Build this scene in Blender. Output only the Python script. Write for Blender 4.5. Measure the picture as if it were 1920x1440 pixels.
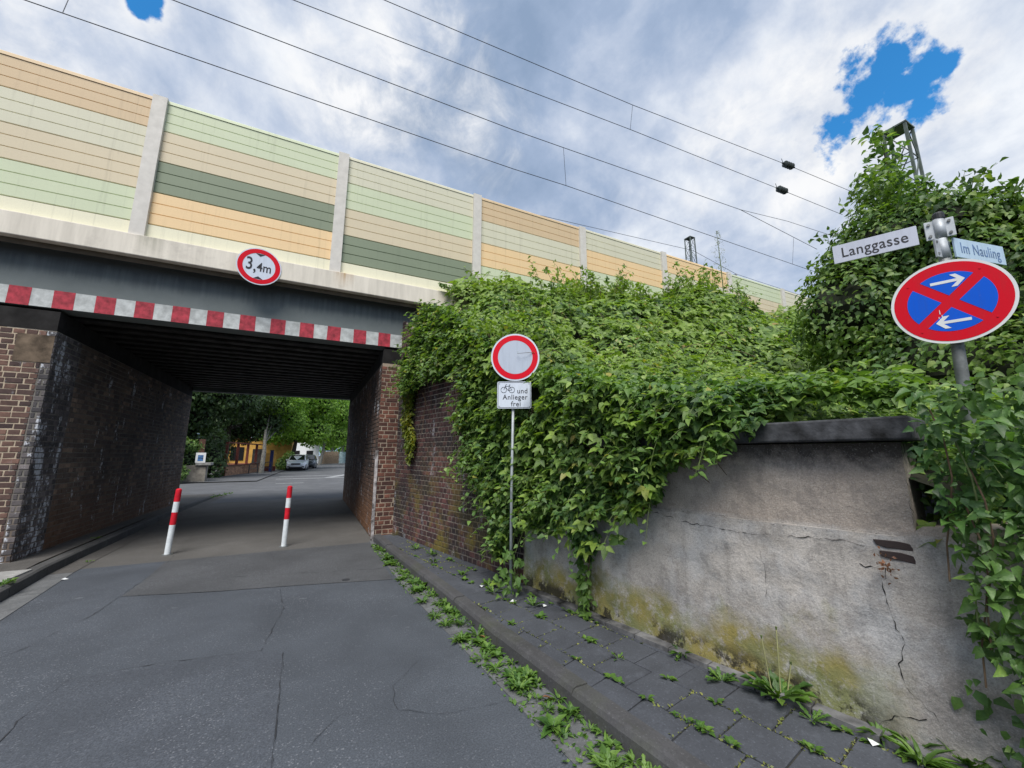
import bpy, math, random
import numpy as np
from mathutils import Vector, Matrix

random.seed(7); RNG = np.random.default_rng(7)
for o in list(bpy.data.objects): bpy.data.objects.remove(o)
scene = bpy.context.scene
COL = scene.collection

# ------------------------------------------------------------------ camera
EYE = Vector((0, 0, 1.62)); AZ = math.radians(26.607); TILT = math.radians(10.047)
cam_d = bpy.data.cameras.new('camera'); cam = bpy.data.objects.new('camera', cam_d); COL.objects.link(cam)
cam_d.sensor_width = 36; cam_d.lens = 36 * 745 / 1920; cam_d.clip_start = .05; cam_d.clip_end = 3000
cam.location = EYE; cam.rotation_euler = (math.pi / 2 + TILT, 0, -AZ)
scene.camera = cam

# ------------------------------------------------------------------ node helper
class G:
    def __init__(s, tree): s.t = tree; s.n = tree.nodes; s.l = tree.links
    def node(s, typ, ins=None, **kw):
        n = s.n.new(typ)
        for k, v in kw.items(): setattr(n, k, v)
        for k, v in (ins or {}).items(): s.put(n.inputs[k], v)
        return n
    def put(s, sock, v):
        if isinstance(v, bpy.types.NodeSocket): s.l.new(v, sock)
        elif isinstance(v, (tuple, list)):
            v = tuple(v)
            if sock.type == 'RGBA' and len(v) == 3: v = v + (1,)
            sock.default_value = v
        else: sock.default_value = v
    def math(s, op, a, b=0., c=None, clamp=False):
        n = s.node('ShaderNodeMath', operation=op, use_clamp=clamp); s.put(n.inputs[0], a); s.put(n.inputs[1], b)
        if c is not None: s.put(n.inputs[2], c)
        return n.outputs[0]
    def mix(s, f, a, b, mode='MIX'):
        n = s.node('ShaderNodeMix', data_type='RGBA', blend_type=mode)
        s.put(n.inputs[0], f); s.put(n.inputs[6], a); s.put(n.inputs[7], b); return n.outputs[2]
    def noise(s, vec, scale, detail=4, rough=.6, dist=0.):
        n = s.node('ShaderNodeTexNoise', {'Scale': scale, 'Detail': detail, 'Roughness': rough, 'Distortion': dist})
        if vec is not None: s.put(n.inputs['Vector'], vec)
        return n.outputs['Fac']
    def rng(s, v, a, b, c=0., d=1., smooth=False):
        n = s.node('ShaderNodeMapRange', {'From Min': a, 'From Max': b, 'To Min': c, 'To Max': d}); s.put(n.inputs['Value'], v)
        if smooth: n.interpolation_type = 'SMOOTHSTEP'
        return n.outputs[0]
    def ramp(s, v, pts):
        n = s.node('ShaderNodeValToRGB'); s.put(n.inputs[0], v); e = n.color_ramp.elements
        while len(e) < len(pts): e.new(.5)
        for k, (p, c) in enumerate(pts): e[k].position = p; e[k].color = tuple(c) + (1,)
        return n.outputs[0]
    def xyz(s, v): 
        n = s.node('ShaderNodeSeparateXYZ'); s.put(n.inputs[0], v); return n.outputs
    def vmath(s, op, a, b=(0, 0, 0)):
        n = s.node('ShaderNodeVectorMath', operation=op); s.put(n.inputs[0], a); s.put(n.inputs[1], b); return n
    def bump(s, h, st=.3, d=.01):
        n = s.node('ShaderNodeBump', {'Strength': st, 'Distance': d}); s.put(n.inputs['Height'], h); return n.outputs[0]

# ------------------------------------------------------------------ world: clouded sky with blue gaps
SUN_AZ = math.radians(212); SUN_EL = math.radians(56)     # azimuth clockwise from +Y
world = bpy.data.worlds.new('World'); scene.world = world; world.use_nodes = True
world.node_tree.nodes.clear(); w = G(world.node_tree)
tc = w.node('ShaderNodeTexCoord').outputs['Generated']
dirn = w.vmath('NORMALIZE', tc).outputs[0]
dx, dy, dz = w.xyz(dirn)
zc = w.math('ADD', w.math('MAXIMUM', dz, 0.), .28)
pc = w.node('ShaderNodeCombineXYZ', {0: w.math('DIVIDE', dx, zc), 1: w.math('DIVIDE', dy, zc), 2: .3}).outputs[0]
rot = w.node('ShaderNodeMapping', {'Rotation': (0, 0, math.radians(-32)), 'Scale': (1., .78, 1.)}); w.put(rot.inputs[0], pc)
pcr = rot.outputs[0]
big = w.noise(pcr, 1.15, 6, .52, .25)
mid = w.noise(pcr, 3.1, 9, .60, .25)
puff = w.noise(dirn, 5.2, 9, .58, .15)
fine = w.noise(dirn, 9., 8, .62, .2)
def blobs(lst):
    out = None
    for (c, r) in lst:
        d = w.vmath('DISTANCE', dirn, c).outputs['Value']
        v = w.math('SUBTRACT', 1., w.math('DIVIDE', d, r))
        out = v if out is None else w.math('MAXIMUM', out, v)
    return out
wh = blobs([((.72, .31, .63), .10), ((.76, .245, .60), .075), ((.68, .30, .67), .09), ((.60, .59, .54), .045), ((.69, .50, .53), .05),
            ((.80, .37, .47), .07), ((.81, .28, .51), .06), ((.05, .69, .73), .22), ((-.36, .70, .61), .16), ((.69, .39, .62), .09),
            ((.67, .42, .61), .08), ((-.44, .73, .52), .12), ((.25, .70, .67), .12)])
whd = w.math('ADD', wh, w.math('MULTIPLY', w.math('SUBTRACT', w.noise(dirn, 6.5, 7, .62, .5), .5), 3.2))
whm = w.math('MULTIPLY', w.rng(whd, -.3, 1.1, 0., 1., True), w.rng(fine, .38, .60, .15, 1.))
v = w.math('ADD', w.math('ADD', w.math('MULTIPLY', big, .50), w.math('MULTIPLY', mid, .40)), w.math('MULTIPLY', w.math('SUBTRACT', puff, .16), .45))
cb = w.ramp(v, [(.46, (.28, .38, .55)), (.56, (.38, .48, .66)), (.64, (.56, .64, .79)), (.75, (.90, .94, 1.))])
cb = w.mix(whm, cb, (.97, .98, 1.))
# paler, bluer air near the horizon
hz = w.rng(dz, 0., .5, 1., 0., True)
cb = w.mix(w.math('MULTIPLY', hz, .55), cb, (.36, .52, .78))
hole = blobs([((0.765, 0.209, 0.609), 0.039), ((0.774, 0.239, 0.586), 0.054), ((0.797, 0.206, 0.568), 0.052), ((0.781, 0.281, 0.558), 0.045), ((0.796, 0.175, 0.579), 0.032), ((0.817, 0.201, 0.540), 0.032),
              ((-.283, .692, .667), .016), ((-.272, .688, .675), .020), ((-.262, .686, .680), .012)])
edge = w.math('ADD', w.math('MULTIPLY', w.math('SUBTRACT', fine, .5), 2.2), w.math('MULTIPLY', w.math('SUBTRACT', w.noise(dirn, 30, 5, .6), .5), 2.0))
holem = w.rng(w.math('ADD', hole, edge), -.10, .42, 0., 1., True)
rim = w.rng(w.math('ADD', hole, edge), -1.3, .02, 0., 1., True)
cb = w.mix(w.math('MULTIPLY', rim, w.rng(mid, .35, .6, .1, .75)), cb, (1., 1., 1.))
sky = w.node('ShaderNodeTexSky', sky_type='NISHITA', sun_disc=False, sun_elevation=SUN_EL, sun_rotation=SUN_AZ, altitude=100, air_density=1.0, dust_density=.3, ozone_density=3.)
bg_sky = w.node('ShaderNodeBackground', {'Color': w.mix(1., sky.outputs[0], (.22, .76, 1.), 'MULTIPLY'), 'Strength': .10})
bg_cl = w.node('ShaderNodeBackground', {'Color': cb, 'Strength': .43})
mx = w.node('ShaderNodeMixShader'); w.put(mx.inputs[0], holem); w.l.new(bg_cl.outputs[0], mx.inputs[1]); w.l.new(bg_sky.outputs[0], mx.inputs[2])
out = w.node('ShaderNodeOutputWorld'); w.l.new(mx.outputs[0], out.inputs[0])

sun_d = bpy.data.lights.new('sun', 'SUN'); sun_d.energy = 2.0; sun_d.angle = math.radians(34); sun_d.color = (1, .955, .89)
sun = bpy.data.objects.new('sun', sun_d); COL.objects.link(sun)
sd = Vector((math.sin(SUN_AZ) * math.cos(SUN_EL), math.cos(SUN_AZ) * math.cos(SUN_EL), math.sin(SUN_EL)))
sun.rotation_euler = sd.to_track_quat('Z', 'Y').to_euler(); sun.location = (0, 0, 40)
scene.view_settings.view_transform = 'Standard'; scene.view_settings.look = 'None'
scene.view_settings.exposure = 1.2; scene.view_settings.gamma = 1; scene.view_settings.use_curve_mapping = False
scene.render.engine = 'CYCLES'; scene.cycles.max_bounces = 6; scene.cycles.transparent_max_bounces = 4

# ------------------------------------------------------------------ materials
MATS = {}
def mat(name, build):
    if name in MATS: return MATS[name]
    m = bpy.data.materials.new(name); m.use_nodes = True; m.node_tree.nodes.clear()
    g = G(m.node_tree); bs = g.node('ShaderNodeBsdfPrincipled'); o = g.node('ShaderNodeOutputMaterial')
    g.l.new(bs.outputs[0], o.inputs[0]); build(g, bs, o); MATS[name] = m; return m
def objco(g): return g.node('ShaderNodeTexCoord').outputs['Object']
def pos(g): return g.node('ShaderNodeNewGeometry').outputs['Position']
def island(g): return g.node('ShaderNodeNewGeometry').outputs['Random Per Island']
def simple(name, col, rough=.6, metal=0., var=.12, scale=6., bump=.15, bscale=60., spec=.4):
    def b(g, bs, o):
        p = pos(g); n = g.noise(p, scale, 5, .6)
        dark = tuple(c * (1 - 2 * var) for c in col); lite = tuple(min(1, c * (1 + 1.2 * var)) for c in col)
        g.put(bs.inputs['Base Color'], g.mix(g.rng(n, .3, .7), dark, lite))
        g.put(bs.inputs['Roughness'], g.rng(n, .3, .7, min(1, rough + .08), max(.05, rough - .08))); bs.inputs['Metallic'].default_value = metal
        bs.inputs['Specular IOR Level'].default_value = spec
        if bump: g.put(bs.inputs['Normal'], g.bump(g.noise(p, bscale, 3), bump, .004))
    return mat(name, b)
def m_sign(name, col):
    def b(g, bs, o):
        p = pos(g); st = g.node('ShaderNodeMapping', {'Scale': (22., 22., 3.)}); g.put(st.inputs[0], p)
        c = g.mix(g.rng(g.noise(st.outputs[0], 1., 5, .7), .45, .8, 0, .35), col, tuple(x * .5 + .03 for x in col)); c = g.mix(g.rng(g.noise(p, 60., 4, .8), .66, .76, 0, .5), c, (.25, .24, .22))
        g.put(bs.inputs['Base Color'], c); bs.inputs['Roughness'].default_value = .48; bs.inputs['Specular IOR Level'].default_value = .14
    return mat(name, b)

def m_asphalt(name, base, warm=0.):
    def b(g, bs, o):
        p = pos(g)
        blot = g.noise(p, 1.1, 6, .62, .4); sp = g.node('ShaderNodeTexVoronoi', {'Scale': 125.}); g.put(sp.inputs['Vector'], p)
        rnd = g.xyz(sp.outputs['Color'])[0]; fine_ = g.noise(p, 90., 4, .7)
        c = g.mix(g.rng(blot, .3, .72), tuple(x * .72 for x in base), tuple(x * 1.2 for x in base))
        c = g.mix(g.rng(fine_, .38, .62, 0, .65), c, tuple(x * .38 for x in base)); c = g.mix(g.rng(g.noise(p, .35, 4, .55, .5), .45, .62, 0, .35), c, tuple(x * .6 for x in base))
        wear = g.rng(g.noise(p, .55, 4, .6, .3), .42, .66, .0, 1.)
        c = g.mix(g.math('MULTIPLY', g.rng(rnd, .92, .985), g.rng(wear, 0, 1, .06, .7)), c, (.25, .26, .285))
        # faint pale scuffs
        sc = g.node('ShaderNodeMapping', {'Scale': (5., 11., 1.), 'Rotation': (0, 0, .5)}); g.put(sc.inputs[0], p)
        c = g.mix(g.rng(g.noise(sc.outputs[0], 1., 3, .5), .70, .76, 0, .35), c, (.22, .23, .25))
        g.put(bs.inputs['Base Color'], c); bs.inputs['Roughness'].default_value = .82; bs.inputs['Specular IOR Level'].default_value = .3
        g.put(bs.inputs['Normal'], g.bump(g.math('ADD', fine_, g.math('MULTIPLY', rnd, .5)), .55, .006))
    return mat(name, b)
M_ASPH = m_asphalt('asphalt', (.090, .102, .122))
M_ASPH2 = m_asphalt('asphalt_patch', (.088, .099, .119))
M_ASPH3 = m_asphalt('asphalt_dusty', (.098, .103, .112))
M_ASPH4 = m_asphalt('asphalt_far', (.14, .145, .155))
M_ASPH5 = m_asphalt('asphalt_underpass', (.135, .130, .124))
M_SEAM = simple('tar_seam', (.030, .032, .037), .75)

def m_slab(name, base, moss=.0):
    def b(g, bs, o):
        p = pos(g); n = g.noise(p, 3., 6, .65); f = g.noise(p, 70, 4, .7); r = g.node('ShaderNodeObjectInfo').outputs['Random']
        c = g.mix(g.rng(n, .3, .7), tuple(x * .7 for x in base), tuple(x * 1.25 for x in base))
        c = g.mix(g.rng(r, 0, 1, 0, .35), c, tuple(x * .55 for x in base))
        c = g.mix(g.rng(f, .58, .70, 0, .6), c, tuple(min(1, x * 2.4) for x in base)); c = g.mix(g.rng(f, .45, .32, 0, .5), c, tuple(x * .4 for x in base)); c = g.mix(g.rng(g.noise(p, 9., 5, .7), .55, .68, 0, .35), c, tuple(min(1, x * 1.8) for x in base))
        if moss: c = g.mix(g.math('MULTIPLY', g.rng(g.noise(p, 2.2, 5, .6), .5, .68), moss), c, (.05, .06, .02))
        g.put(bs.inputs['Base Color'], c); bs.inputs['Roughness'].default_value = .85
        g.put(bs.inputs['Normal'], g.bump(f, .4, .004))
    return mat(name, b)
M_SLAB = m_slab('paving_slab', (.058, .064, .078)); M_KERB = m_slab('kerb_stone', (.062, .062, .066), .35)
M_GUT = m_slab('gutter_stone', (.12, .125, .13)); M_SLABL = m_slab('pale_slab', (.30, .30, .29)); M_KERBL = m_slab('kerb_stone_left', (.07, .07, .07))
M_PAVL = m_slab('pavement_left', (.085, .08, .075))
M_SOIL = simple('soil', (.045, .036, .024), .95, 0, .3, 9, .6, 30)

def brick_mat(name, dark, red, soot, white=0., moss=0., wscale=.9, rust=0., wth=.70):
    def b(g, bs, o):
        p = pos(g)
        r = g.math('FRACT', g.math('ADD', g.math('MULTIPLY', g.node('ShaderNodeObjectInfo').outputs['Random'], 7.31), g.math('MULTIPLY', island(g), 5.7)))
        c = g.ramp(r, [(0., dark), (.45, tuple((a + b_) / 2 for a, b_ in zip(dark, red))), (.8, red), (1., tuple(min(1, x * 1.5) for x in red))])
        n = g.noise(p, 16., 4, .7); c = g.mix(g.rng(n, .35, .75, 0, .5), c, tuple(x * .45 for x in dark))
        s = g.noise(p, wscale, 5, .6, .3)
        c = g.mix(g.math('MULTIPLY', g.rng(s, .38, .62), soot), c, (.012, .011, .012))
        z = g.xyz(p)[2]
        if rust: c = g.mix(g.math('MULTIPLY', g.rng(z, 1.3, .2), rust), c, (.17, .075, .03))
        if moss:
            c = g.mix(g.math('MULTIPLY', g.math('MULTIPLY', g.rng(g.noise(p, 2.1, 5, .65), .46, .60), g.rng(z, 1.9, .3)), moss), c, (.15, .12, .02))
            c = g.mix(g.math('MULTIPLY', g.rng(g.noise(p, 1.1, 3, .6), .50, .56), .75), c, (.016, .015, .016))
        if white:
            st = g.node('ShaderNodeMapping', {'Scale': (4., 4., 1.6)}); g.put(st.inputs[0], p)
            ws = g.math('ADD', g.noise(st.outputs[0], 1., 5, .75), g.math('MULTIPLY', g.noise(p, 17., 3, .7), .22))
            c = g.mix(g.math('MULTIPLY', g.rng(ws, wth, wth + .07), white), c, (.52, .54, .58))
        g.put(bs.inputs['Base Color'], c); bs.inputs['Roughness'].default_value = .88
        g.put(bs.inputs['Normal'], g.bump(g.noise(p, 45, 4, .7), .6, .006))
    return mat(name, b)
def mortar_mat(name, col, soot=0., moss=0., wscale=.9, rust=0.):
    def b(g, bs, o):
        p = pos(g); n = g.noise(p, 12, 5, .7); z = g.xyz(p)[2]
        c = g.mix(g.rng(n, .3, .7), tuple(x * .6 for x in col), col)
        c = g.mix(g.math('MULTIPLY', g.rng(g.noise(p, wscale, 5, .6, .3), .38, .62), soot), c, (.02, .019, .019))
        if rust: c = g.mix(g.math('MULTIPLY', g.rng(z, 1.3, .2), rust), c, (.14, .07, .03))
        if moss: c = g.mix(g.math('MULTIPLY', g.math('MULTIPLY', g.rng(g.noise(p, 2.1, 5, .65), .46, .60), g.rng(z, 1.9, .3)), moss), c, (.13, .11, .03))
        g.put(bs.inputs['Base Color'], c); bs.inputs['Roughness'].default_value = .95
        g.put(bs.inputs['Normal'], g.bump(g.noise(p, 60, 3), .5, .004))
    return mat(name, b)

def m_concrete():
    def b(g, bs, o):
        p = pos(g); x, y, z = g.xyz(p)
        n = g.noise(p, 1.6, 7, .62, .3); f = g.noise(p, 34., 5, .72)
        c = g.ramp(n, [(.28, (.26, .24, .225)), (.45, (.40, .37, .34)), (.58, (.50, .465, .43)), (.75, (.60, .57, .54))])
        upper = g.rng(z, 1.15, 1.19)
        c = g.mix(g.math('MULTIPLY', upper, .65), c, (.42, .345, .285))
        bl = g.noise(p, 2.7, 4, .6)
        c = g.mix(g.math('MULTIPLY', g.rng(bl, .46, .62, 0, .75), g.math('SUBTRACT', 1., upper)), c, (.47, .47, .475))
        # vertical wash streaks
        st = g.node('ShaderNodeMapping', {'Scale': (9., 9., .7)}); g.put(st.inputs[0], p); sn = g.noise(st.outputs[0], 1., 4, .6)
        c = g.mix(g.rng(sn, .55, .75, 0, .4), c, (.14, .13, .12))
        # black grime right below the coping
        c = g.mix(g.math('MULTIPLY', g.rng(g.math('ADD', z, g.math('MULTIPLY', g.noise(p, 5.5, 5, .7), .42)), 1.74, 1.86), .88), c, (.035, .03, .028))
        # grit and pits
        gr = g.noise(p, 110., 4, .8); c = g.mix(g.rng(gr, .35, .5, .45, 0), c, (.12, .115, .11)); c = g.mix(g.rng(gr, .56, .68, 0, .5), c, (.62, .60, .57))
        c = g.mix(g.rng(g.noise(p, 6., 7, .75), .5, .58, 0, .32), c, (.15, .14, .135))
        c = g.mix(g.rng(f, .64, .74, 0, .55), c, (.06, .055, .05)); c = g.mix(g.rng(g.noise(p, 50, 3, .8), .66, .74, 0, .6), c, (.55, .54, .52))
        # moss and lichen above the foot of the wall, broken by a blackish base
        h = g.math('ADD', z, g.math('MULTIPLY', g.math('SUBTRACT', g.noise(p, 2.3, 6, .65), .5), -1.05))
        moss = g.math('MULTIPLY', g.math('MULTIPLY', g.rng(h, .56, .32), g.rng(g.noise(p, 9., 6, .8), .34, .50)), g.rng(y, 1.12, 1.45))
        c = g.mix(g.math('MULTIPLY', moss, .85), c, g.mix(g.rng(bl, .38, .58), (.25, .205, .035), (.165, .18, .045)))
        blk = g.math('MULTIPLY', g.rng(y, 1.2, 1.4), g.math('MULTIPLY', g.rng(g.math('ADD', z, g.math('MULTIPLY', f, .08)), .34, .24), g.rng(g.noise(p, 3.1, 6, .75), .47, .53)))
        c = g.mix(g.math('MULTIPLY', blk, .9), c, (.022, .02, .018))
        g.put(bs.inputs['Base Color'], c); bs.inputs['Roughness'].default_value = .92; bs.inputs['Specular IOR Level'].default_value = .25
        hgt = g.math('ADD', g.math('MULTIPLY', f, 1.), g.math('MULTIPLY', g.noise(p, 14, 5, .7), .6))
        g.put(bs.inputs['Normal'], g.bump(hgt, .8, .010))
    return mat('weathered_render', b)
M_CONC = m_concrete()
M_CAPST = simple('coping_stone', (.052, .054, .060), .9, 0, .45, 9, .8, 40)
M_CRACK = simple('crack', (.012, .011, .01), .9)
def m_coping():
    def b(g, bs, o):
        p = pos(g); x, y, z = g.xyz(p)
        st = g.node('ShaderNodeMapping', {'Scale': (7., 2., .7)}); g.put(st.inputs[0], p); s = g.noise(st.outputs[0], 1., 5, .65)
        c = g.mix(g.rng(s, .35, .7), (.72, .67, .58), (.55, .51, .44))
        c = g.mix(g.rng(g.noise(p, 1.4, 5, .7), .55, .72, 0, .55), c, (.36, .33, .29))
        for x0, wd, a in ((.33, .22, .75), (-2.62, .20, .5), (2.5, .35, .45)):
            m = g.math('MULTIPLY', g.rng(g.math('ABSOLUTE', g.math('SUBTRACT', x, x0)), wd, 0.), g.rng(z, 4.80, 5.14))
            c = g.mix(g.math('MULTIPLY', m, g.rng(s, .3, .6, 0, a * 1.4), clamp=True), c, (.42, .26, .11) if a != .5 else (.22, .22, .15))
        g.put(bs.inputs['Base Color'], c); bs.inputs['Roughness'].default_value = .85
        g.put(bs.inputs['Normal'], g.bump(g.noise(p, 30, 4), .25, .005))
    return mat('coping_concrete', b)
M_COPE = m_coping()
def m_girder():
    def b(g, bs, o):
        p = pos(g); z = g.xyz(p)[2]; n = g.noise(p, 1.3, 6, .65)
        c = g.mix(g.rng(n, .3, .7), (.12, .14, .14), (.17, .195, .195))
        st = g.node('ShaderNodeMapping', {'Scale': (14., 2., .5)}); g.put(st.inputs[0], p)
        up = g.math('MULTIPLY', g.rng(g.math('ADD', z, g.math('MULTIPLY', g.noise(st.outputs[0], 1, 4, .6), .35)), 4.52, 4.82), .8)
        c = g.mix(up, c, (.03, .035, .042))  # shade below the overhanging edge beam, painted as a dark upper part
        g.put(bs.inputs['Base Color'], c); bs.inputs['Roughness'].default_value = .7
        g.put(bs.inputs['Normal'], g.bump(g.noise(p, 40, 3), .2, .003))
    return mat('girder_concrete', b)
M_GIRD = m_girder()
M_STEEL = simple('sooty_steel', (.030, .028, .027), .7, 0, .4, 4, .4, 30)
M_LEDGE = simple('ledge_black', (.012, .011, .011), .9, 0, .3, 4, .4, 30)  # near-black tone of the bearing ledges below the deck
M_WHITE = simple('white_paint', (.70, .72, .73), .55, 0, .06, 5, .05, 40)
M_STRW = simple('white_stripe', (.52, .54, .53), .6, 0, .17, 9, .1, 40)
M_STRR = simple('red_stripe', (.42, .035, .055), .6, 0, .27, 11, .1, 40)
M_RED = m_sign('sign_red', (.62, .004, .018))
M_REDB = simple('bollard_red', (.60, .02, .035), .4, 0, .12, 8, 0, 40, .12)
M_WHB = simple('bollard_white', (.68, .72, .74), .4, 0, .10, 12, 0, 40, .12)
M_SIGNW = m_sign('sign_white', (.60, .655, .75))
M_SIGNG = m_sign('sign_grey', (.44, .49, .58))
M_PLATE = m_sign('street_plate', (.50, .53, .62))
M_PLATE2 = m_sign('street_plate_blueish', (.42, .55, .68))
M_BLUE = m_sign('sign_blue', (.004, .10, .62))
M_BLACK = simple('sign_black', (.02, .02, .025), .5, 0, .1, 4, 0)
M_LETB = simple('faded_blue_letters', (.12, .20, .36), .5, 0, .2, 20, 0)
M_GALV = simple('galvanised', (.42, .45, .48), .55, .35, .12, 14, .1, 80)
M_GALVD = simple('weathered_tube', (.20, .21, .21), .6, .3, .3, 9, .3, 60)
M_RUBBER = simple('black_cap', (.02, .022, .026), .5, 0)
M_POST = simple('barrier_post', (.60, .575, .53), .6, 0, .05, 9, .25, 120)
M_MAST = simple('mast_green', (.13, .16, .145), .6, .2, .2, 5, .1)
M_WIRE = simple('wire', (.05, .055, .065), .5, .3, .05, 5, 0)
M_INS = simple('insulator', (.035, .045, .04), .35, 0, .2, 10, 0)
M_BARK = simple('bark', (.22, .215, .19), .9, 0, .3, 7, .6, 25)
M_BARKD = simple('bark_dark', (.055, .045, .035), .95, 0, .35, 7, .8, 25)
M_STEM = simple('cane', (.13, .085, .05), .8, 0, .3, 12, .2)
M_STEMG = simple('green_stem', (.11, .15, .05), .7, 0, .2, 12, 0)
def m_panel(name, col):
    def b(g, bs, o):
        p = pos(g); x, y, z = g.xyz(p)
        n = g.noise(p, .9, 4, .6); f = g.noise(p, 150., 3, .7)
        c = g.mix(g.rng(n, .3, .7, .0, .3), col, tuple(v_ * .8 for v_ in col)); c = g.mix(g.rng(f, .45, .6, 0, .22), c, tuple(v_ * .62 for v_ in col))
        st = g.node('ShaderNodeMapping', {'Scale': (16., 3., .55)}); g.put(st.inputs[0], p)
        c = g.mix(g.rng(g.noise(st.outputs[0], 1., 5, .7), .56, .78, 0, .45), c, tuple(v_ * .55 for v_ in col))
        g.put(bs.inputs['Base Color'], c); bs.inputs['Roughness'].default_value = .6
        g.put(bs.inputs['Normal'], g.bump(f, .2, .002))
    return mat(name, b)
PAN = {'t': m_panel('panel_tan', (.66, .50, .31)), 'o': m_panel('panel_orange', (.84, .61, .34)), 'c': m_panel('panel_cream', (.80, .77, .58)),
       'p': m_panel('panel_pale', (.66, .64, .49)), 'g': m_panel('panel_green', (.60, .66, .46)), 'd': m_panel('panel_dark_green', (.215, .26, .175)), 'b': m_panel('panel_beige', (.67, .58, .41))}
M_GROOVE = simple('panel_groove', (.10, .075, .05), .8)

def leaf_mat(name, pts, trans=.35, rough=.5, patch=1.2, amt=.5, yellow=None):
    def b(g, bs, o):
        r = island(g); p = pos(g)
        c = g.ramp(r, pts)
        c = g.mix(g.math('MULTIPLY', g.rng(g.noise(p, patch, 4, .6), .42, .62), amt), c, yellow or pts[-1][1])
        mo = g.noise(p, 70., 4, .7); c = g.mix(g.rng(mo, .5, .66, 0, .4), c, g.mix(1., c, (1.7, 1.5, 1.3), 'MULTIPLY')); c = g.mix(g.rng(mo, .46, .32, 0, .4), c, g.mix(1., c, (.45, .5, .5), 'MULTIPLY'))
        g.put(bs.inputs['Base Color'], c); bs.inputs['Roughness'].default_value = rough; bs.inputs['Specular IOR Level'].default_value = .45; g.put(bs.inputs['Normal'], g.bump(g.noise(p, 130., 3, .6), .5, .004))
        t = g.node('ShaderNodeBsdfTranslucent'); g.put(t.inputs[0], g.mix(1., c, (1.5, 1.6, .55), 'MULTIPLY'))
        m = g.node('ShaderNodeMixShader', {0: trans}); g.l.new(bs.outputs[0], m.inputs[1]); g.l.new(t.outputs[0], m.inputs[2]); g.l.new(m.outputs[0], o.inputs[0])
    return mat(name, b)
L_BRAM = leaf_mat('bramble_leaf', [(0, (.035, .080, .024)), (.3, (.085, .16, .040)), (.7, (.16, .27, .055)), (.92, (.26, .38, .08)), (.97, (.36, .46, .18)), (1, (.30, .20, .06))], yellow=(.23, .34, .05), patch=.9, amt=.6)
L_CREEP = leaf_mat('creeper_leaf', [(0, (.024, .062, .022)), (.3, (.055, .125, .038)), (.75, (.115, .22, .055)), (.94, (.20, .32, .08)), (.985, (.32, .42, .16)), (1, (.38, .28, .05))], amt=.5, yellow=(.16, .27, .045), patch=1.6)
L_VINE = leaf_mat('vine_leaf', [(0, (.020, .055, .020)), (.4, (.042, .115, .032)), (.85, (.085, .19, .045)), (1, (.18, .29, .07))], amt=.3, rough=.42)
L_TREE = leaf_mat('ivy_leaf', [(0, (.022, .055, .018)), (.35, (.055, .12, .032)), (.8, (.11, .21, .048)), (1, (.26, .34, .10))], amt=.6, yellow=(.16, .26, .04), patch=1.0)
L_CONI = leaf_mat('conifer_leaf', [(0, (.018, .045, .016)), (.5, (.040, .085, .026)), (1, (.08, .14, .04))], .2, amt=.35, yellow=(.05, .10, .02))
L_PLANE = leaf_mat('plane_leaf', [(0, (.07, .16, .03)), (.5, (.17, .32, .05)), (1, (.32, .50, .10))], .45, amt=.5, yellow=(.20, .36, .04), patch=.4)
L_WEED = leaf_mat('weed_leaf', [(0, (.032, .085, .018)), (.5, (.065, .15, .026)), (1, (.13, .23, .04))], .25, amt=.4, patch=3.)
L_YEL = leaf_mat('yellowing_leaf', [(0, (.05, .10, .02)), (.5, (.11, .18, .03)), (.85, (.20, .24, .04)), (1, (.42, .36, .04))], .35, amt=.3)
L_MOSS = leaf_mat('moss_tuft', [(0, (.09, .12, .03)), (.5, (.16, .19, .05)), (1, (.24, .25, .07))], .2, amt=.3)
L_DRY = leaf_mat('dry_seed_head', [(0, (.20, .15, .08)), (1, (.35, .27, .15))], .2, amt=.1)

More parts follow.
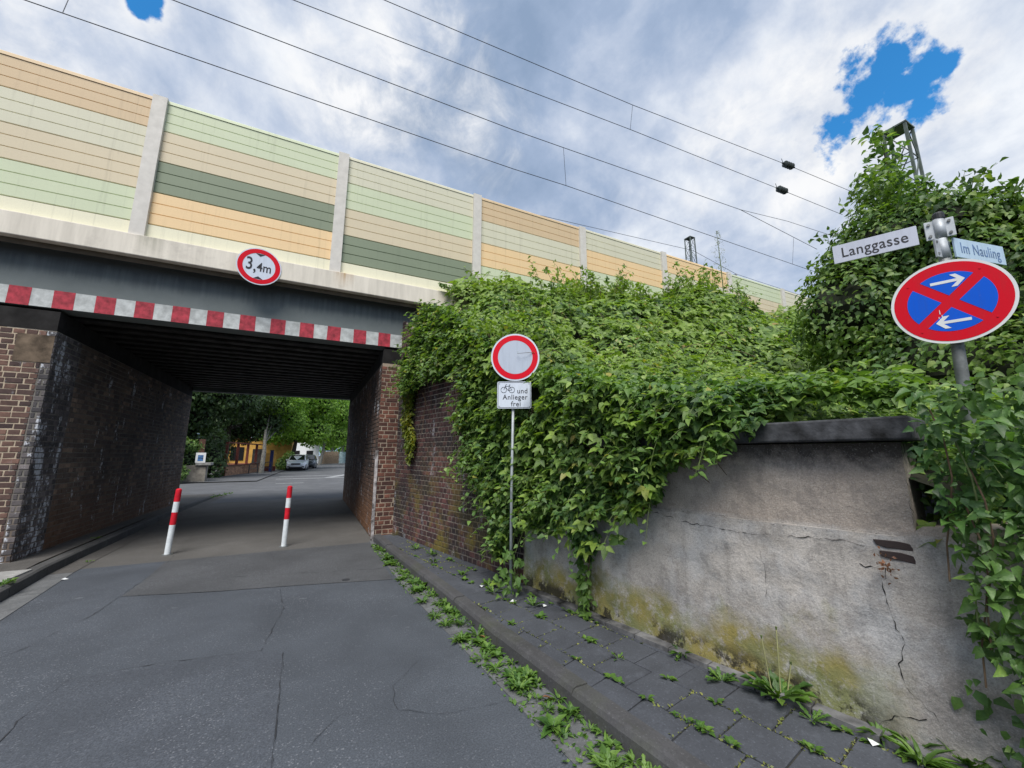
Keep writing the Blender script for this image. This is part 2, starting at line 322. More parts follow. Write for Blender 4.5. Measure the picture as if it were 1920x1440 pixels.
# ------------------------------------------------------------------ object helpers
def obj(name, me, m=None, parent=None, **kw):
    o = bpy.data.objects.new(name, me); COL.objects.link(o)
    if m is not None and me is not None and not me.materials: me.materials.append(m)
    if parent is not None:
        o.parent = parent; o.location = -parent.location if parent.rotation_euler.z == 0 and not kw.get('local') else (0, 0, 0)
    for k in ('label', 'category', 'group', 'kind'):
        if kw.get(k): o[k] = kw[k]
    return o
def thing(name, label, cat, loc=(0, 0, 0), group=None):
    o = bpy.data.objects.new(name, None); COL.objects.link(o); o.location = loc; o.empty_display_size = .2
    o['label'] = label; o['category'] = cat
    if group: o['group'] = group
    return o
class MB:
    def __init__(s): s.v = []; s.f = []
    def add(s, vs, fs):
        k = len(s.v); s.v += [tuple(a) for a in vs]; s.f += [tuple(i + k for i in f) for f in fs]; return s
    def box(s, x0, x1, y0, y1, z0, z1):
        return s.add([(x0, y0, z0), (x1, y0, z0), (x1, y1, z0), (x0, y1, z0), (x0, y0, z1), (x1, y0, z1), (x1, y1, z1), (x0, y1, z1)],
                     [(0, 3, 2, 1), (4, 5, 6, 7), (0, 1, 5, 4), (1, 2, 6, 5), (2, 3, 7, 6), (3, 0, 4, 7)])
    def obox(s, c, u, v_, n, a, b, d):       # box centred c, half sizes a b d along u v n
        c, u, v_, n = map(Vector, (c, u, v_, n)); P = []
        for sz in (-1, 1):
            for sx, sy in ((-1, -1), (1, -1), (1, 1), (-1, 1)): P.append(c + u * a * sx + v_ * b * sy + n * d * sz)
        return s.add(P, [(0, 3, 2, 1), (4, 5, 6, 7), (0, 1, 5, 4), (1, 2, 6, 5), (2, 3, 7, 6), (3, 0, 4, 7)])
    def tube(s, pts, r, n=8, cap=True):
        pts = [Vector(p) for p in pts]; rr = r if isinstance(r, (list, tuple)) else [r] * len(pts); k = len(s.v)
        for i, p in enumerate(pts):
            t = (pts[min(i + 1, len(pts) - 1)] - pts[max(i - 1, 0)]).normalized()
            a = t.orthogonal().normalized() if i == 0 else (a - t * a.dot(t)).normalized()
            b = t.cross(a)
            for j in range(n):
                th = 2 * math.pi * j / n; s.v.append(tuple(p + (a * math.cos(th) + b * math.sin(th)) * rr[i]))
        for i in range(len(pts) - 1):
            for j in range(n): s.f.append((k + i * n + j, k + i * n + (j + 1) % n, k + (i + 1) * n + (j + 1) % n, k + (i + 1) * n + j))
        if cap: s.f.append(tuple(k + j for j in range(n))[::-1]); s.f.append(tuple(k + (len(pts) - 1) * n + j for j in range(n)))
        return s
    def prism(s, poly, fn):                  # poly 2d -> fn(x, y, side) for side 0/1
        n = len(poly); vs = [fn(x, y, 0) for x, y in poly] + [fn(x, y, 1) for x, y in poly]
        return s.add(vs, [tuple(range(n))[::-1], tuple(range(n, 2 * n))] + [(i, (i + 1) % n, n + (i + 1) % n, n + i) for i in range(n)])
    def mesh(s, name='m', smooth=False):
        me = bpy.data.meshes.new(name); me.from_pydata(s.v, [], s.f); me.update()
        if smooth: me.polygons.foreach_set('use_smooth', [True] * len(me.polygons))
        return me
    def build(s, name, m, parent=None, smooth=False, bev=0, **kw):
        o = obj(name, s.mesh(name, smooth), m, parent, **kw)
        if bev:
            b = o.modifiers.new('bevel', 'BEVEL'); b.width = bev; b.segments = 2; b.limit_method = 'ANGLE'
        return o

# numpy value noise
def _h(ix, iy, iz):
    n = (ix * 374761393 + iy * 668265263 + iz * 1274126177) & 0xffffffff
    n = ((n ^ (n >> 13)) * 1103515245) & 0xffffffff
    return ((n ^ (n >> 16)) & 0xffff) / 65535.
def vnoise(P, scale=1.):
    P = np.asarray(P, float) * scale + 100.; I = np.floor(P).astype(np.int64); F = P - I; F = F * F * (3 - 2 * F); r = 0
    for a in (0, 1):
        for b in (0, 1):
            for c in (0, 1):
                wgt = (F[:, 0] if a else 1 - F[:, 0]) * (F[:, 1] if b else 1 - F[:, 1]) * (F[:, 2] if c else 1 - F[:, 2])
                r = r + wgt * _h(I[:, 0] + a, I[:, 1] + b, I[:, 2] + c)
    return r
def fbm(P, scale, o=3): return sum(vnoise(P, scale * 2 ** k) * .5 ** k for k in range(o)) / sum(.5 ** k for k in range(o))

# leaf templates: (verts, faces) in local x=width, y=length, z=normal
def leaflet(w=.30, tip=1., fold=.07, droop=.14):
    V = [(0, 0, 0), (0, .45, -.02), (0, tip, -droop), (-w, .26, fold), (-w * .70, .60, fold * .5), (w, .26, fold), (w * .70, .60, fold * .5)]
    F = [(0, 1, 3), (3, 1, 4), (4, 1, 2), (0, 5, 1), (5, 6, 1), (6, 2, 1)]
    return np.array(V), F
def compound(parts):
    VV, FF = [], []
    for (V, F, ang, sc, off) in parts:
        c, s_ = math.cos(ang), math.sin(ang); k = sum(len(a) for a in VV)
        Q = V * sc; Q = np.stack([Q[:, 0] * c + Q[:, 1] * s_, -Q[:, 0] * s_ + Q[:, 1] * c, Q[:, 2]], 1) + np.array(off); VV.append(Q); FF += [tuple(i + k for i in f) for f in F]
    return np.concatenate(VV), FF
LV, LF = leaflet()
T_ONE = (LV, LF)
T_WIDE = leaflet(.34, 1., .09, .20)
_s4 = (np.array([(0, 0, 0), (-.33, .45, .05), (.33, .45, .05), (0, 1, -.1)]), [(0, 2, 1), (1, 2, 3)])
T_LEAF = leaflet(.29, 1.05, .08, .22)
T_QUAD = _s4
T_TRI = compound([(LV, LF, 0, .62, (0, .4, 0)), (LV, LF, 1.15, .52, (.0, .34, 0)), (LV, LF, -1.15, .52, (0, .34, 0))])
T_TRIL = compound([(_s4[0], _s4[1], 0, .66, (0, .36, 0)), (_s4[0], _s4[1], 1.2, .55, (0, .32, 0)), (_s4[0], _s4[1], -1.2, .55, (0, .32, 0))])
def frames(N, tipdir):
    N = N / np.linalg.norm(N, axis=1, keepdims=True); T = tipdir - N * np.sum(tipdir * N, 1, keepdims=True)
    T /= np.maximum(np.linalg.norm(T, axis=1, keepdims=True), 1e-5); return np.cross(T, N), T, N
def leaf_mesh(name, P, N, tipdir, size, tpl):
    V, F = tpl; X, T, N = frames(N, tipdir); n = len(P); k = len(V)
    W = P[:, None, :] + size[:, None, None] * (V[None, :, 0, None] * X[:, None, :] + V[None, :, 1, None] * T[:, None, :] + V[None, :, 2, None] * N[:, None, :])
    W = W.reshape(-1, 3); FA = np.array(F); Fall = (FA[None] + (np.arange(n) * k)[:, None, None]).reshape(-1)
    me = bpy.data.meshes.new(name); me.vertices.add(len(W)); me.vertices.foreach_set('co', W.ravel())
    nf = n * len(F); me.loops.add(nf * 3); me.loops.foreach_set('vertex_index', Fall.astype(np.int32))
    me.polygons.add(nf); me.polygons.foreach_set('loop_start', np.arange(nf, dtype=np.int32) * 3); me.polygons.foreach_set('loop_total', np.full(nf, 3, dtype=np.int32))
    me.polygons.foreach_set('use_smooth', np.ones(nf, dtype=bool))
    me.update(calc_edges=True); return me
def rnd_unit(n): 
    v_ = RNG.normal(size=(n, 3)); return v_ / np.linalg.norm(v_, axis=1, keepdims=True)
EN = np.array(EYE)
CLEAR = [((3.72, .95, 2.02), .22), ((3.74, .96, 2.28), .26), ((3.45, .87, 1.98), .20), ((3.5, .88, 2.2), .22), ((3.25, .82, 2.0), .16), ((3.6, .9, 1.86), .14), ((2.06, 4.06, 2.76), .34), ((2.05, 4.02, 2.30), .32)]       # the leaves stay clear of the sign plates
def foliage(parent, P, N, tip, size, tpl, m, near=0, stuffname='foliage'):
    """joined foliage plus the `near` leaves nearest the eye as single leaf parts"""
    k_ = np.ones(len(P), bool)
    for c_, r_ in CLEAR: k_ &= np.linalg.norm(P - np.array(c_), axis=1) > r_
    P, N, tip, size = P[k_], np.broadcast_to(N, P.shape)[k_], tip[k_], size[k_]
    if near:
        d = np.linalg.norm(P - EN, axis=1) / size; order = np.argsort(d); a = order[:near]; b = order[near:]
        V, F = tpl; bases = []
        for q in range(3):
            Vq = V * np.array([1 + .12 * (q - 1), 1, 1 + .6 * q]); me = bpy.data.meshes.new('leaf'); me.from_pydata([tuple(x) for x in Vq], [], F); me.update(); me.polygons.foreach_set('use_smooth', [True] * len(F)); me.materials.append(m); bases.append(me)
        X, T, NN = frames(N[a], tip[a])
        for i in range(len(a)):
            o = bpy.data.objects.new('leaf', bases[i % 3]); COL.objects.link(o); o.parent = parent; s_ = size[a[i]]
            M = Matrix.Identity(4)
            for r in range(3): M[r][0] = X[i][r] * s_; M[r][1] = T[i][r] * s_; M[r][2] = NN[i][r] * s_; M[r][3] = P[a[i]][r] - parent.location[r]
            o.matrix_local = M
    else: b = np.arange(len(P))
    if len(b):
        obj(stuffname, leaf_mesh(stuffname, P[b], N[b], tip[b], size[b], tpl), m, parent, kind='stuff')

def shoots(parent, P, Nn, k, m, L=(.15, .45), sz=(.05, .085), per=9, name='shoot_foliage', tpl=None, up=.35):
    """little arching shoots that leave the leaf mass and break its outline"""
    a = P[RNG.integers(0, len(P), k)]; Nn = np.array(Nn, float); out_ = []
    D = Nn + rnd_unit(k) * .7 + np.array([0, 0, up]); D /= np.linalg.norm(D, axis=1, keepdims=True); LL = RNG.uniform(L[0], L[1], k)
    mb = MB()
    for i in range(k):
        if np.linalg.norm(a[i] - np.array((2.25, 4.2, 2.5))) < .95: continue
        q = [a[i] + D[i] * LL[i] * t_ - np.array([0, 0, 1.]) * LL[i] * .55 * t_ * t_ for t_ in np.linspace(0, 1, per)]; out_ += q[1:]
        mb.tube(q[::2], .0022, 3, False)
    mb.build('shoots', M_STEMG, parent, kind='stuff')
    Q = np.array(out_); Q = Q + RNG.normal(0, .012, Q.shape)
    foliage(parent, Q, rnd_unit(len(Q)) * .6 + np.array([0, 0, .9]) + Nn * .3, rnd_unit(len(Q)) + np.array([0, 0, -.25]), RNG.uniform(sz[0], sz[1], len(Q)), tpl or T_WIDE, m, stuffname=name)

# ------------------------------------------------------------------ layout lines
def ip(x, pts):
    return float(np.interp(x, [p[0] for p in pts], [p[1] for p in pts]))
KR = [(-2., 2.30), (1., 1.80), (1.89, 1.70), (2.28, 1.65), (3.23, 1.55), (4.4, 1.48), (8.0, 1.20)]      # foot of right kerb X(Y)
GR = [(-2., 1.62), (1., 1.42), (2.05, 1.37), (3.16, 1.30), (5.14, 1.16), (7.59, 1.12), (8.0, 1.12)]     # outer edge of gutter
WL = [(.96, 3.07), (1.26, 2.99), (4.25, 2.42), (4.5, 2.42), (8.37, 1.57)]                                  # foot of walls
PZ = .10

# ------------------------------------------------------------------ ground
MB().box(-300, 300, -300, 500, -.6, -.03).build('ground', M_SOIL, kind='structure')
MB().add([(-3.2, -12, 0), (2.6, -12, 0), (2.6, 8.2, 0), (-3.2, 8.2, 0)], [(0, 1, 2, 3)]).build('road', M_ASPH, kind='structure')
MB().add([(-3.2, 8.2, 0), (1.3, 8.2, 0), (1.3, 17, 0), (-3.2, 17, 0)], [(0, 1, 2, 3)]).build('underpass_road', M_ASPH5, kind='structure')
MB().add([(-40, 17, 0), (40, 17, 0), (40, 29, 0), (-40, 29, 0)], [(0, 1, 2, 3)]).build('cross_street', M_ASPH4, kind='structure')
MB().add([(-2.75, 29, 0), (5, 29, 0), (6.5, 60, 0), (30, 160, 0), (20, 160, 0), (-1.8, 60, 0)], [(0, 1, 2, 3, 4, 5)]).build('far_road', M_ASPH4, kind='structure')
MB().add([(-12, 29, .05), (-2.75, 29, .05), (-1.8, 60, .05), (20, 160, .05), (0, 160, .05), (-12, 60, .05)], [(0, 1, 2, 3, 4, 5)]).build('far_pavement', M_ASPH4, kind='structure')
M_LINE = simple('road_paint', (.36, .37, .38), .7, 0, .3, 9, .1)
lines = MB()
lines.add([(-1.6, 26.3, .004), (-.2, 26.5, .004), (-.2, 26.75, .004), (-1.6, 26.55, .004)], [(0, 1, 2, 3)])
for y0 in (31, 34.5): lines.add([(-1.9, y0, .004), (3.5, y0 + .3, .004), (3.5, y0 + .7, .004), (-1.9, y0 + .4, .004)], [(0, 1, 2, 3)])
lines.add([(1.0, 31.7, .008), (1.6, 31.7, .008), (3.6, 37, .008), (3.0, 37, .008)], [(0, 1, 2, 3)])
lines.build('road_marking', M_LINE, kind='structure')
# patches of asphalt and the seams between them
pt = MB(); pt.add([(x, y, .004) for x, y in ((-1.43, 2.2), (-1.48, 4.04), (-1.44, 4.33), (-.92, 4.33), (-.23, 4.2), (-.07, 4.09), (-.06, 3.26), (-.05, 2.2))], [tuple(range(8))])
pt.build('asphalt_patch', M_ASPH2, kind='structure')
pt = MB(); pt.add([(x, y, .004) for x, y in ((-1.82, 6.45), (-.9, 6.17), (0., 5.98), (1.1, 5.7), (1.14, 8.19), (-1.85, 8.19), (-1.80, 7.03))], [tuple(range(7))])
pt.build('asphalt_patch', M_ASPH3, kind='structure')
def seam(pts, wd, jit=.012):
    m = MB(); P = []; rs = random.Random(len(pts) * 31 + int(pts[0][1] * 10))
    for (a, b) in zip(pts[:-1], pts[1:]):
        L = math.dist(a, b); k = max(1, int(L / .07))
        for i in range(k): t = i / k; P.append((a[0] + (b[0] - a[0]) * t + rs.uniform(-jit, jit), a[1] + (b[1] - a[1]) * t + rs.uniform(-jit, jit)))
    P.append(pts[-1]); vs = []
    for i, p in enumerate(P):
        q = P[min(i + 1, len(P) - 1)]; r = P[max(i - 1, 0)]; d = Vector((q[0] - r[0], q[1] - r[1])).normalized(); w2 = wd * .38 * rs.uniform(.05, 1.) ** 1.6 / 2
        vs += [(p[0] - d.y * w2, p[1] + d.x * w2, .0075), (p[0] + d.y * w2, p[1] - d.x * w2, .0075)]
    m.add(vs, [(2 * i, 2 * i + 1, 2 * i + 3, 2 * i + 2) for i in range(len(P) - 1)]); return m
for pts, wd in (([(-2.1, 5.01), (-2.01, 5.22), (-1.85, 5.92), (-1.81, 7.03), (-1.01, 6.8), (-.01, 6.57), (.94, 6.3), (1.15, 6.3)], .022),
                ([(-1.43, 2.6), (-1.48, 4.04), (-1.44, 4.33), (-.92, 4.33), (-.23, 4.2), (-.19, 4.66), (-.12, 5.2), (-.19, 5.9)], .024),
                ([(-.06, 2.2), (-.06, 3.26), (-.07, 4.09)], .018), ([(-1.85, 6.45), (-.9, 6.17), (0, 5.98), (1.12, 5.7)], .016),
                ([(-1.81, 7.03), (-1.79, 7.91), (-2.34, 14.38), (-1.87, 19.1)], .012),
                ([(.07, 2.73), (.31, 3.02), (.56, 2.95), (.88, 2.73), (1.33, 2.66)], .012), ([(.62, 2.92), (.65, 3.18), (.82, 3.37), (.9, 3.46)], .01)):
    seam(pts, wd).build('asphalt_crack', M_SEAM, kind='structure')
MB().tube([(.55, 5.95, .0), (.55, 5.95, .008)], .05, 12).build('drain_plug', M_SEAM, kind='structure')

# gutter stones, kerb stones and paving slabs of the right footway
gut = bpy.data.objects.new('gutter', None); COL.objects.link(gut); gut['kind'] = 'structure'
kerb = bpy.data.objects.new('kerb', None); COL.objects.link(kerb); kerb['kind'] = 'structure'
pav = bpy.data.objects.new('pavement', None); COL.objects.link(pav); pav['kind'] = 'structure'
y = -1.2
while y < 8.0:
    y1 = y + random.uniform(.26, .34); e = .008; dzz = random.uniform(-.004, .004)
    a0, a1, b0, b1 = ip(y, GR), ip(y1, GR), ip(y, KR), ip(y1, KR)
    MB().add([(a0 + e, y + e, .008 + dzz), (b0 - e, y + e, .004 + dzz), (b1 - e, y1 - e, .004 + dzz), (a1 + e, y1 - e, .008 + dzz), (a0 + e, y + e, -.05), (b0 - e, y + e, -.05), (b1 - e, y1 - e, -.05), (a1 + e, y1 - e, -.05)],
             [(0, 1, 2, 3), (4, 5, 1, 0), (5, 6, 2, 1), (6, 7, 3, 2), (7, 4, 0, 3)]).build('gutter_stone', M_GUT, gut)
    y = y1
y = -1.5; k = 0
while y < 8.3:
    y1 = y + .98; e = .005; j = random.uniform(-.006, .006); h = PZ + .012 + random.uniform(-.006, .006)
    a0, a1 = ip(y, KR) + j, ip(y1, KR) + j
    prof = [(0, -.05), (.012, h - .035), (.03, h - .008), (.05, h), (.14, h), (.14, -.05)]
    n = len(prof); vs = [(a0 + px_, y + e, pz_) for px_, pz_ in prof] + [(a1 + px_, y1 - e, pz_) for px_, pz_ in prof]
    MB().add(vs, [tuple(range(n)), tuple(range(2 * n - 1, n - 1, -1))] + [(i, n + i, n + (i + 1) % n, (i + 1) % n) for i in range(n)]).build('kerb_stone', M_KERB, kerb)
    y = y1
def kx(y): return ip(y, KR) + .145
# bedding under the slabs
bed = MB(); ys = np.linspace(-1.5, 8.4, 40)
bed.add([(kx(a) - .01, a, PZ - .016) for a in ys] + [(6., a, PZ - .016) for a in ys], [(i, i + 40, i + 41, i + 1) for i in range(39)])
bed.build('slab_bedding', simple('joint_soil', (.05, .048, .03), .95, 0, .3, 20, .5, 60), kind='structure')
S = .305; row = 0; slabn = 0
u0 = Vector((-.185, 1., 0)).normalized()          # along the footway
v0 = Vector((u0.y, -u0.x, 0))
org = Vector((kx(0.), 0., 0))
for ri in range(-1, 11):
    off = (ri % 2) * .5
    for ci in range(-5, 28):
        a = ri * S; b = (ci + off) * S; g_ = .005
        cx_, cy_ = (org + v0 * (a + S / 2) + u0 * (b + S / 2))[:2]
        if cy_ > 8.2: continue
        xs0, xs1 = kx(cy_) + .0, np.interp(cy_, [-2, .96] + [p[0] for p in WL[1:]], [4.2, 3.2] + [p[1] for p in WL[1:]]) + .05
        if cx_ < xs0 - S * .4 or cx_ > xs1 + S * .4: continue
        tl = [random.uniform(-.004, .004) for _ in range(4)]; P = []
        for (q, r_) in ((0, 0), (1, 0), (1, 1), (0, 1)):
            p = org + v0 * (a + g_ + q * (S - 2 * g_)) + u0 * (b + g_ + r_ * (S - 2 * g_)); p.x = max(p.x, kx(p.y)); P.append(p)
        if (P[1] - P[0]).length < .05: continue
        vs = [(p.x, p.y, PZ + t) for p, t in zip(P, tl)] + [(p.x, p.y, PZ - .04) for p in P]
        c = Vector((sum(p.x for p in P) / 4, sum(p.y for p in P) / 4, 0))
        vs = [(c.x + (x - c.x) * .97, c.y + (y_ - c.y) * .97, z) for x, y_, z in vs[:4]] + [(x, y_, z - .004 if 0 else PZ - .005) for x, y_, z in vs[:4]] + vs[4:]
        MB().add(vs, [(3, 2, 1, 0), (0, 1, 5, 4), (1, 2, 6, 5), (2, 3, 7, 6), (3, 0, 4, 7), (4, 5, 9, 8), (5, 6, 10, 9), (6, 7, 11, 10), (7, 4, 8, 11)]).build('paving_slab', M_SLAB, pav)

# left footway
KL = [(-4, -2.1), (3., -2.55), (6.7, -2.93), (8.3, -3.10), (10, -3.12), (13.3, -3.2), (20.5, -3.12)]
y = -1.
kl = bpy.data.objects.new('kerb_left', None); COL.objects.link(kl); kl['kind'] = 'structure'
while y < 20:
    y1 = y + 1.; a0, a1 = ip(y, KL), ip(y1, KL); h0 = ip(y, [(15, .13), (20, .04)]); h1 = ip(y1, [(15, .13), (20, .04)]); e = .005
    MB().add([(a0, y + e, -.05), (a0 - .015, y + e, h0 - .02), (a0 - .04, y + e, h0), (a0 - .16, y + e, h0), (a0 - .16, y + e, -.05), (a1, y1 - e, -.05), (a1 - .015, y1 - e, h1 - .02), (a1 - .04, y1 - e, h1), (a1 - .16, y1 - e, h1), (a1 - .16, y1 - e, -.05)],
             [(0, 1, 2, 3, 4), (9, 8, 7, 6, 5), (0, 5, 6, 1), (1, 6, 7, 2), (2, 7, 8, 3), (3, 8, 9, 4)]).build('kerb_stone', M_KERBL, kl)
    gm = MB().add([(a0 + .26, y + e, .006), (a0 + .01, y + e, .006), (a1 + .01, y1 - e, .006), (a1 + .26, y1 - e, .006)], [(3, 2, 1, 0)]); gm.build('gutter_stone', M_GUT if y < 8 else M_PAVL, kl)
    y = y1
ys = [-1, 3, 6, 8.2, 10, 13, 16, 20.4]
def zl(y): return ip(y, [(7, .125), (9, .15), (15, .13), (20.4, .035)])
MB().add([(ip(a, KL) - .165, a, zl(a)) for a in ys] + [(-16. if a < 8.3 else (-5 if a < 17 else -9.), a, zl(a)) for a in ys], [(i, i + 1, i + 9, i + 8) for i in range(7)]).build('pavement_left', M_PAVL, kind='structure')
for (xa, xb, ya, yb) in ((-4.35, -3.12, 6.62, 7.75), (-5.6, -4.37, 6.62, 7.75), (-4.2, -3.08, 5.5, 6.60), (-5.6, -4.22, 5.5, 6.60)):
    MB().box(xa, xb, ya, yb, .1, .148).build('pale_slab', M_SLABL, None, bev=.006, kind='structure')

# ------------------------------------------------------------------ brickwork
BR = {}
def brick_mesh(L, H, m, q):
    key = (round(L, 3), round(H, 3), m.name, q)
    if key in BR: return BR[key]
    r = random.Random(q * 17 + int(L * 1000)); a, b, d = L / 2, H / 2, .0065; i = .005
    j = lambda s=.004: r.uniform(-s, s)
    vs = [(-a, -b, -.01), (a, -b, -.01), (a, b, -.01), (-a, b, -.01),
          (-a + j(), -b + j(), d * .5), (a + j(), -b + j(), d * .5), (a + j(), b + j(), d * .5), (-a + j(), b + j(), d * .5),
          (-a + i + j(), -b + i, d + j(.003)), (a - i + j(), -b + i, d + j(.003)), (a - i + j(), b - i, d + j(.003)), (-a + i + j(), b - i, d + j(.003))]
    fs = [(8, 9, 10, 11)] + [(k, (k + 1) % 4, 4 + (k + 1) % 4, 4 + k) for k in range(4)] + [(4 + k, 4 + (k + 1) % 4, 8 + (k + 1) % 4, 8 + k) for k in range(4)]
    me = bpy.data.meshes.new('brick'); me.from_pydata(vs, [], fs); me.materials.append(m); BR[key] = me; return me
def brickface(o, u, length, z1, m, pattern='E', z0=.0, skip=None, hh=.083):
    """list bricks: face origin o (foot), direction u, outward normal = u x z"""
    u = Vector(u).normalized(); n = u.cross(Vector((0, 0, 1))); n = Vector((u.y, -u.x, 0)); out_ = []; row = 0; z = z0
    rr = random.Random(int(length * 100))
    while z + hh < z1 + .01:
        Ls = [.24] if pattern == 'S' else ([.118] if pattern == 'H' else ([.235] if row % 2 == 0 else [.118]))
        if pattern == 'M': Ls = [.19] if row % 2 else [.135]
        L = Ls[0]; s = -(.5 * L if row % 4 < 2 else .25 * L)
        if pattern == 'H': s = -(.06 * (row % 2))
        while s < length - .02:
            a, b = max(s, 0), min(s + L, length)
            if b - a > .03:
                lw = round((b - a - .012) / .02) * .02 if (b - a) < L - .001 else b - a - .012
                c = o + u * ((a + b) / 2) + Vector((0, 0, z + hh / 2))
                if not skip or not skip((a + b) / 2, z + hh / 2):
                    out_.append((c, u, n, max(.03, lw - .004), hh - .016, m, rr.random()))
            s += L
        z += hh; row += 1
    return out_
def lay(parent, bricks, stuff_m, near=300):
    bricks.sort(key=lambda t: (t[0] - EYE).length); Z = Vector((0, 0, 1))
    for i, (c, u, n, L, H, m, q) in enumerate(bricks[:near]):
        o = bpy.data.objects.new('brick', brick_mesh(L, H, m, int(q * 6))); COL.objects.link(o); o.parent = parent
        t = (q * 97 % 1 - .5) * .02; uu = (u + Z * t).normalized(); zz = n.cross(uu) * 1; zz = Vector(zz)
        if zz.z < 0: zz = -zz
        M = Matrix(((uu.x, zz.x, n.x, c.x - parent.location.x), (uu.y, zz.y, n.y, c.y - parent.location.y), (uu.z, zz.z, n.z, c.z - parent.location.z), (0, 0, 0, 1)))
        o.matrix_local = M @ Matrix.Translation((0, 0, (q * 31 % 1) * .004 - .002))
    rest = bricks[near:]
    by = {}
    for b in rest: by.setdefault(b[5].name, []).append(b)
    for nm, lst in by.items():
        mb = MB()
        for (c, u, n, L, H, m, q) in lst:
            me = brick_mesh(L, H, m, int(q * 6)); dn = (q * 31 % 1) * .004 - .002
            mb.add([c + u * v_.co.x + Z * v_.co.y + n * (v_.co.z + dn) for v_ in me.vertices], [tuple(p.vertices) for p in me.polygons])
        mb.build('brickwork', MATS[nm], parent, kind='stuff')

BM_L = brick_mat('brick_left_front', (.055, .034, .033), (.16, .088, .066), .25, .25)
BM_LQ = brick_mat('brick_corner_pale', (.07, .065, .07), (.16, .14, .14), .4, 1., wscale=1.6, wth=.63)
BM_LI = brick_mat('brick_left_inside', (.11, .085, .072), (.24, .17, .125), .6, 1., rust=.6, wscale=.7, wth=.725)
BM_RF = brick_mat('brick_right_front', (.05, .022, .018), (.17, .065, .042), .3, 0)
BM_RI = brick_mat('brick_right_inside', (.07, .05, .042), (.17, .10, .07), .6, .95, rust=.85)
BM_W = brick_mat('brick_wing', (.045, .022, .024), (.13, .055, .05), .45, .35, moss=.9)
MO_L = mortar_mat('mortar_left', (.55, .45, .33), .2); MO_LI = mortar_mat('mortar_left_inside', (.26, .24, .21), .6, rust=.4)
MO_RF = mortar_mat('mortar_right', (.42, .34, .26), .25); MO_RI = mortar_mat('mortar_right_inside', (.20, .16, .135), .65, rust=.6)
MO_W = mortar_mat('mortar_wing', (.36, .31, .26), .45, moss=.8)
YF, YB, XL, XR = 8.37, 16.3, -3.6, 1.19

la = thing('bridge_abutment', 'left brick abutment of the underpass with pale mortar and flaking white paint on its corner', 'abutment', (-5, YF, 0))
MB().box(-14, XL - .55, YF + .012, YB, -.1, 3.48).build('front_core', MO_L, la)
MB().box(XL - .545, XL - .012, YF + .001, YB, -.1, 3.48).build('inner_core', MO_LI, la)
mm = MB().box(-13.9, XL - .16, YF - .001, YF + .009, -.1, 3.47); mm.build('mortar_face', MO_L, la)
MB().box(-14, XL - .02, YF + .004, YB - .02, 3.482, 3.79).build('bearing_ledge', M_LEDGE, la)
bl = brickface(Vector((-5.9, YF, .07)), (1, 0, 0), 2.3 - .12, 3.42, BM_L, 'M', 0.)
bl += brickface(Vector((XL - .12, YF, .07)), (1, 0, 0), .12, 3.42, BM_LQ, 'H', 0.)
bl += brickface(Vector((XL - .01, YF, .07)), (0, 1, 0), .75, 3.42, BM_LQ, 'H', 0.)
bl += brickface(Vector((XL - .01, YF + .76, .07)), (0, 1, 0), 7.15, 3.42, BM_LI, 'E', 0.)
lay(la, bl, None)
# the plastered patch near the top of the pier
pm = MB().box(-4.02, XL - .02, YF - .012, YF - .001, 2.98, 3.4); pm.build('plaster_patch', simple('plaster_brown', (.13, .095, .065), .9, 0, .35, 6, .6, 30), la)

ra = thing('bridge_abutment', 'right brick abutment of the underpass with a narrow red brick front beside the ivy', 'abutment', (XR, YF, 0))
MB().box(XR + .012, 3.2, YF + .012, YB, -.1, 3.48).build('core', MO_RI, ra)
MB().box(XR + .013, 1.568, YF - .001, YF + .010, -.1, 3.48).build('mortar_face', MO_RF, ra)
MB().box(XR + .02, 3.2, YF + .004, YB - .02, 3.482, 3.79).build('bearing_ledge', M_LEDGE, ra)
bl = brickface(Vector((XR, YF, .02)), (1, 0, 0), .38, 3.42, BM_RF, 'E')
bl += brickface(Vector((XR + .01, YB - .1, .02)), (0, -1, 0), YB - YF - .1, 3.42, BM_RI, 'E')
lay(ra, bl, None)
ge = MB().obox((XR - .002, YF - .004, .85), (1, 0, 0), (0, 0, 1), (0, 1, 0), .028, .85, .012); ge.build('edge_guard', simple('worn_edge', (.35, .33, .33), .7, 0, .5, 9, .4), ra)

A_, B_ = Vector((1.57, 8.37, 0)), Vector((2.42, 4.5, 0)); WU = (B_ - A_).normalized(); WN = Vector((-WU.y * -1, 0, 0)); WN = Vector((WU.y, -WU.x, 0))   # towards the road
if WN.x > 0: WN = -WN
ww = thing('wing_wall', 'mossy dark brick wing wall half hidden by ivy between the abutment and the concrete wall', 'wall', A_)
WTOP = [(0., 4.45), (.6, 4.1), (2.4, 3.2), (4.2, 2.55)]
def wallbody(name, O, U, N, prof, thick, m, parent):
    """prof: list of (t, z0, z1)"""
    mb = MB(); k = len(prof)
    for s_ in (0, 1):
        for (t, z0, z1) in prof:
            p = O + U * t - N * thick * s_; mb.v += [(p.x, p.y, z0), (p.x, p.y, z1)]
    for i in range(k - 1):
        a = 2 * i; b = a + 2 * k
        mb.f += [(a, a + 2, a + 3, a + 1), (b, b + 1, b + 3, b + 2), (a + 1, a + 3, b + 3, b + 1), (a, b, b + 2, a + 2)]
    mb.f += [(0, 1, 2 * k + 1, 2 * k), (2 * k - 2, 4 * k - 2, 4 * k - 1, 2 * k - 1)]
    return mb.build(name, m, parent)
wallbody('core', A_ + WN * -.001, WU, WN, [(t, 0, ip(t, WTOP)) for t in np.linspace(0, 4.05, 12)], .45, MO_W, ww)
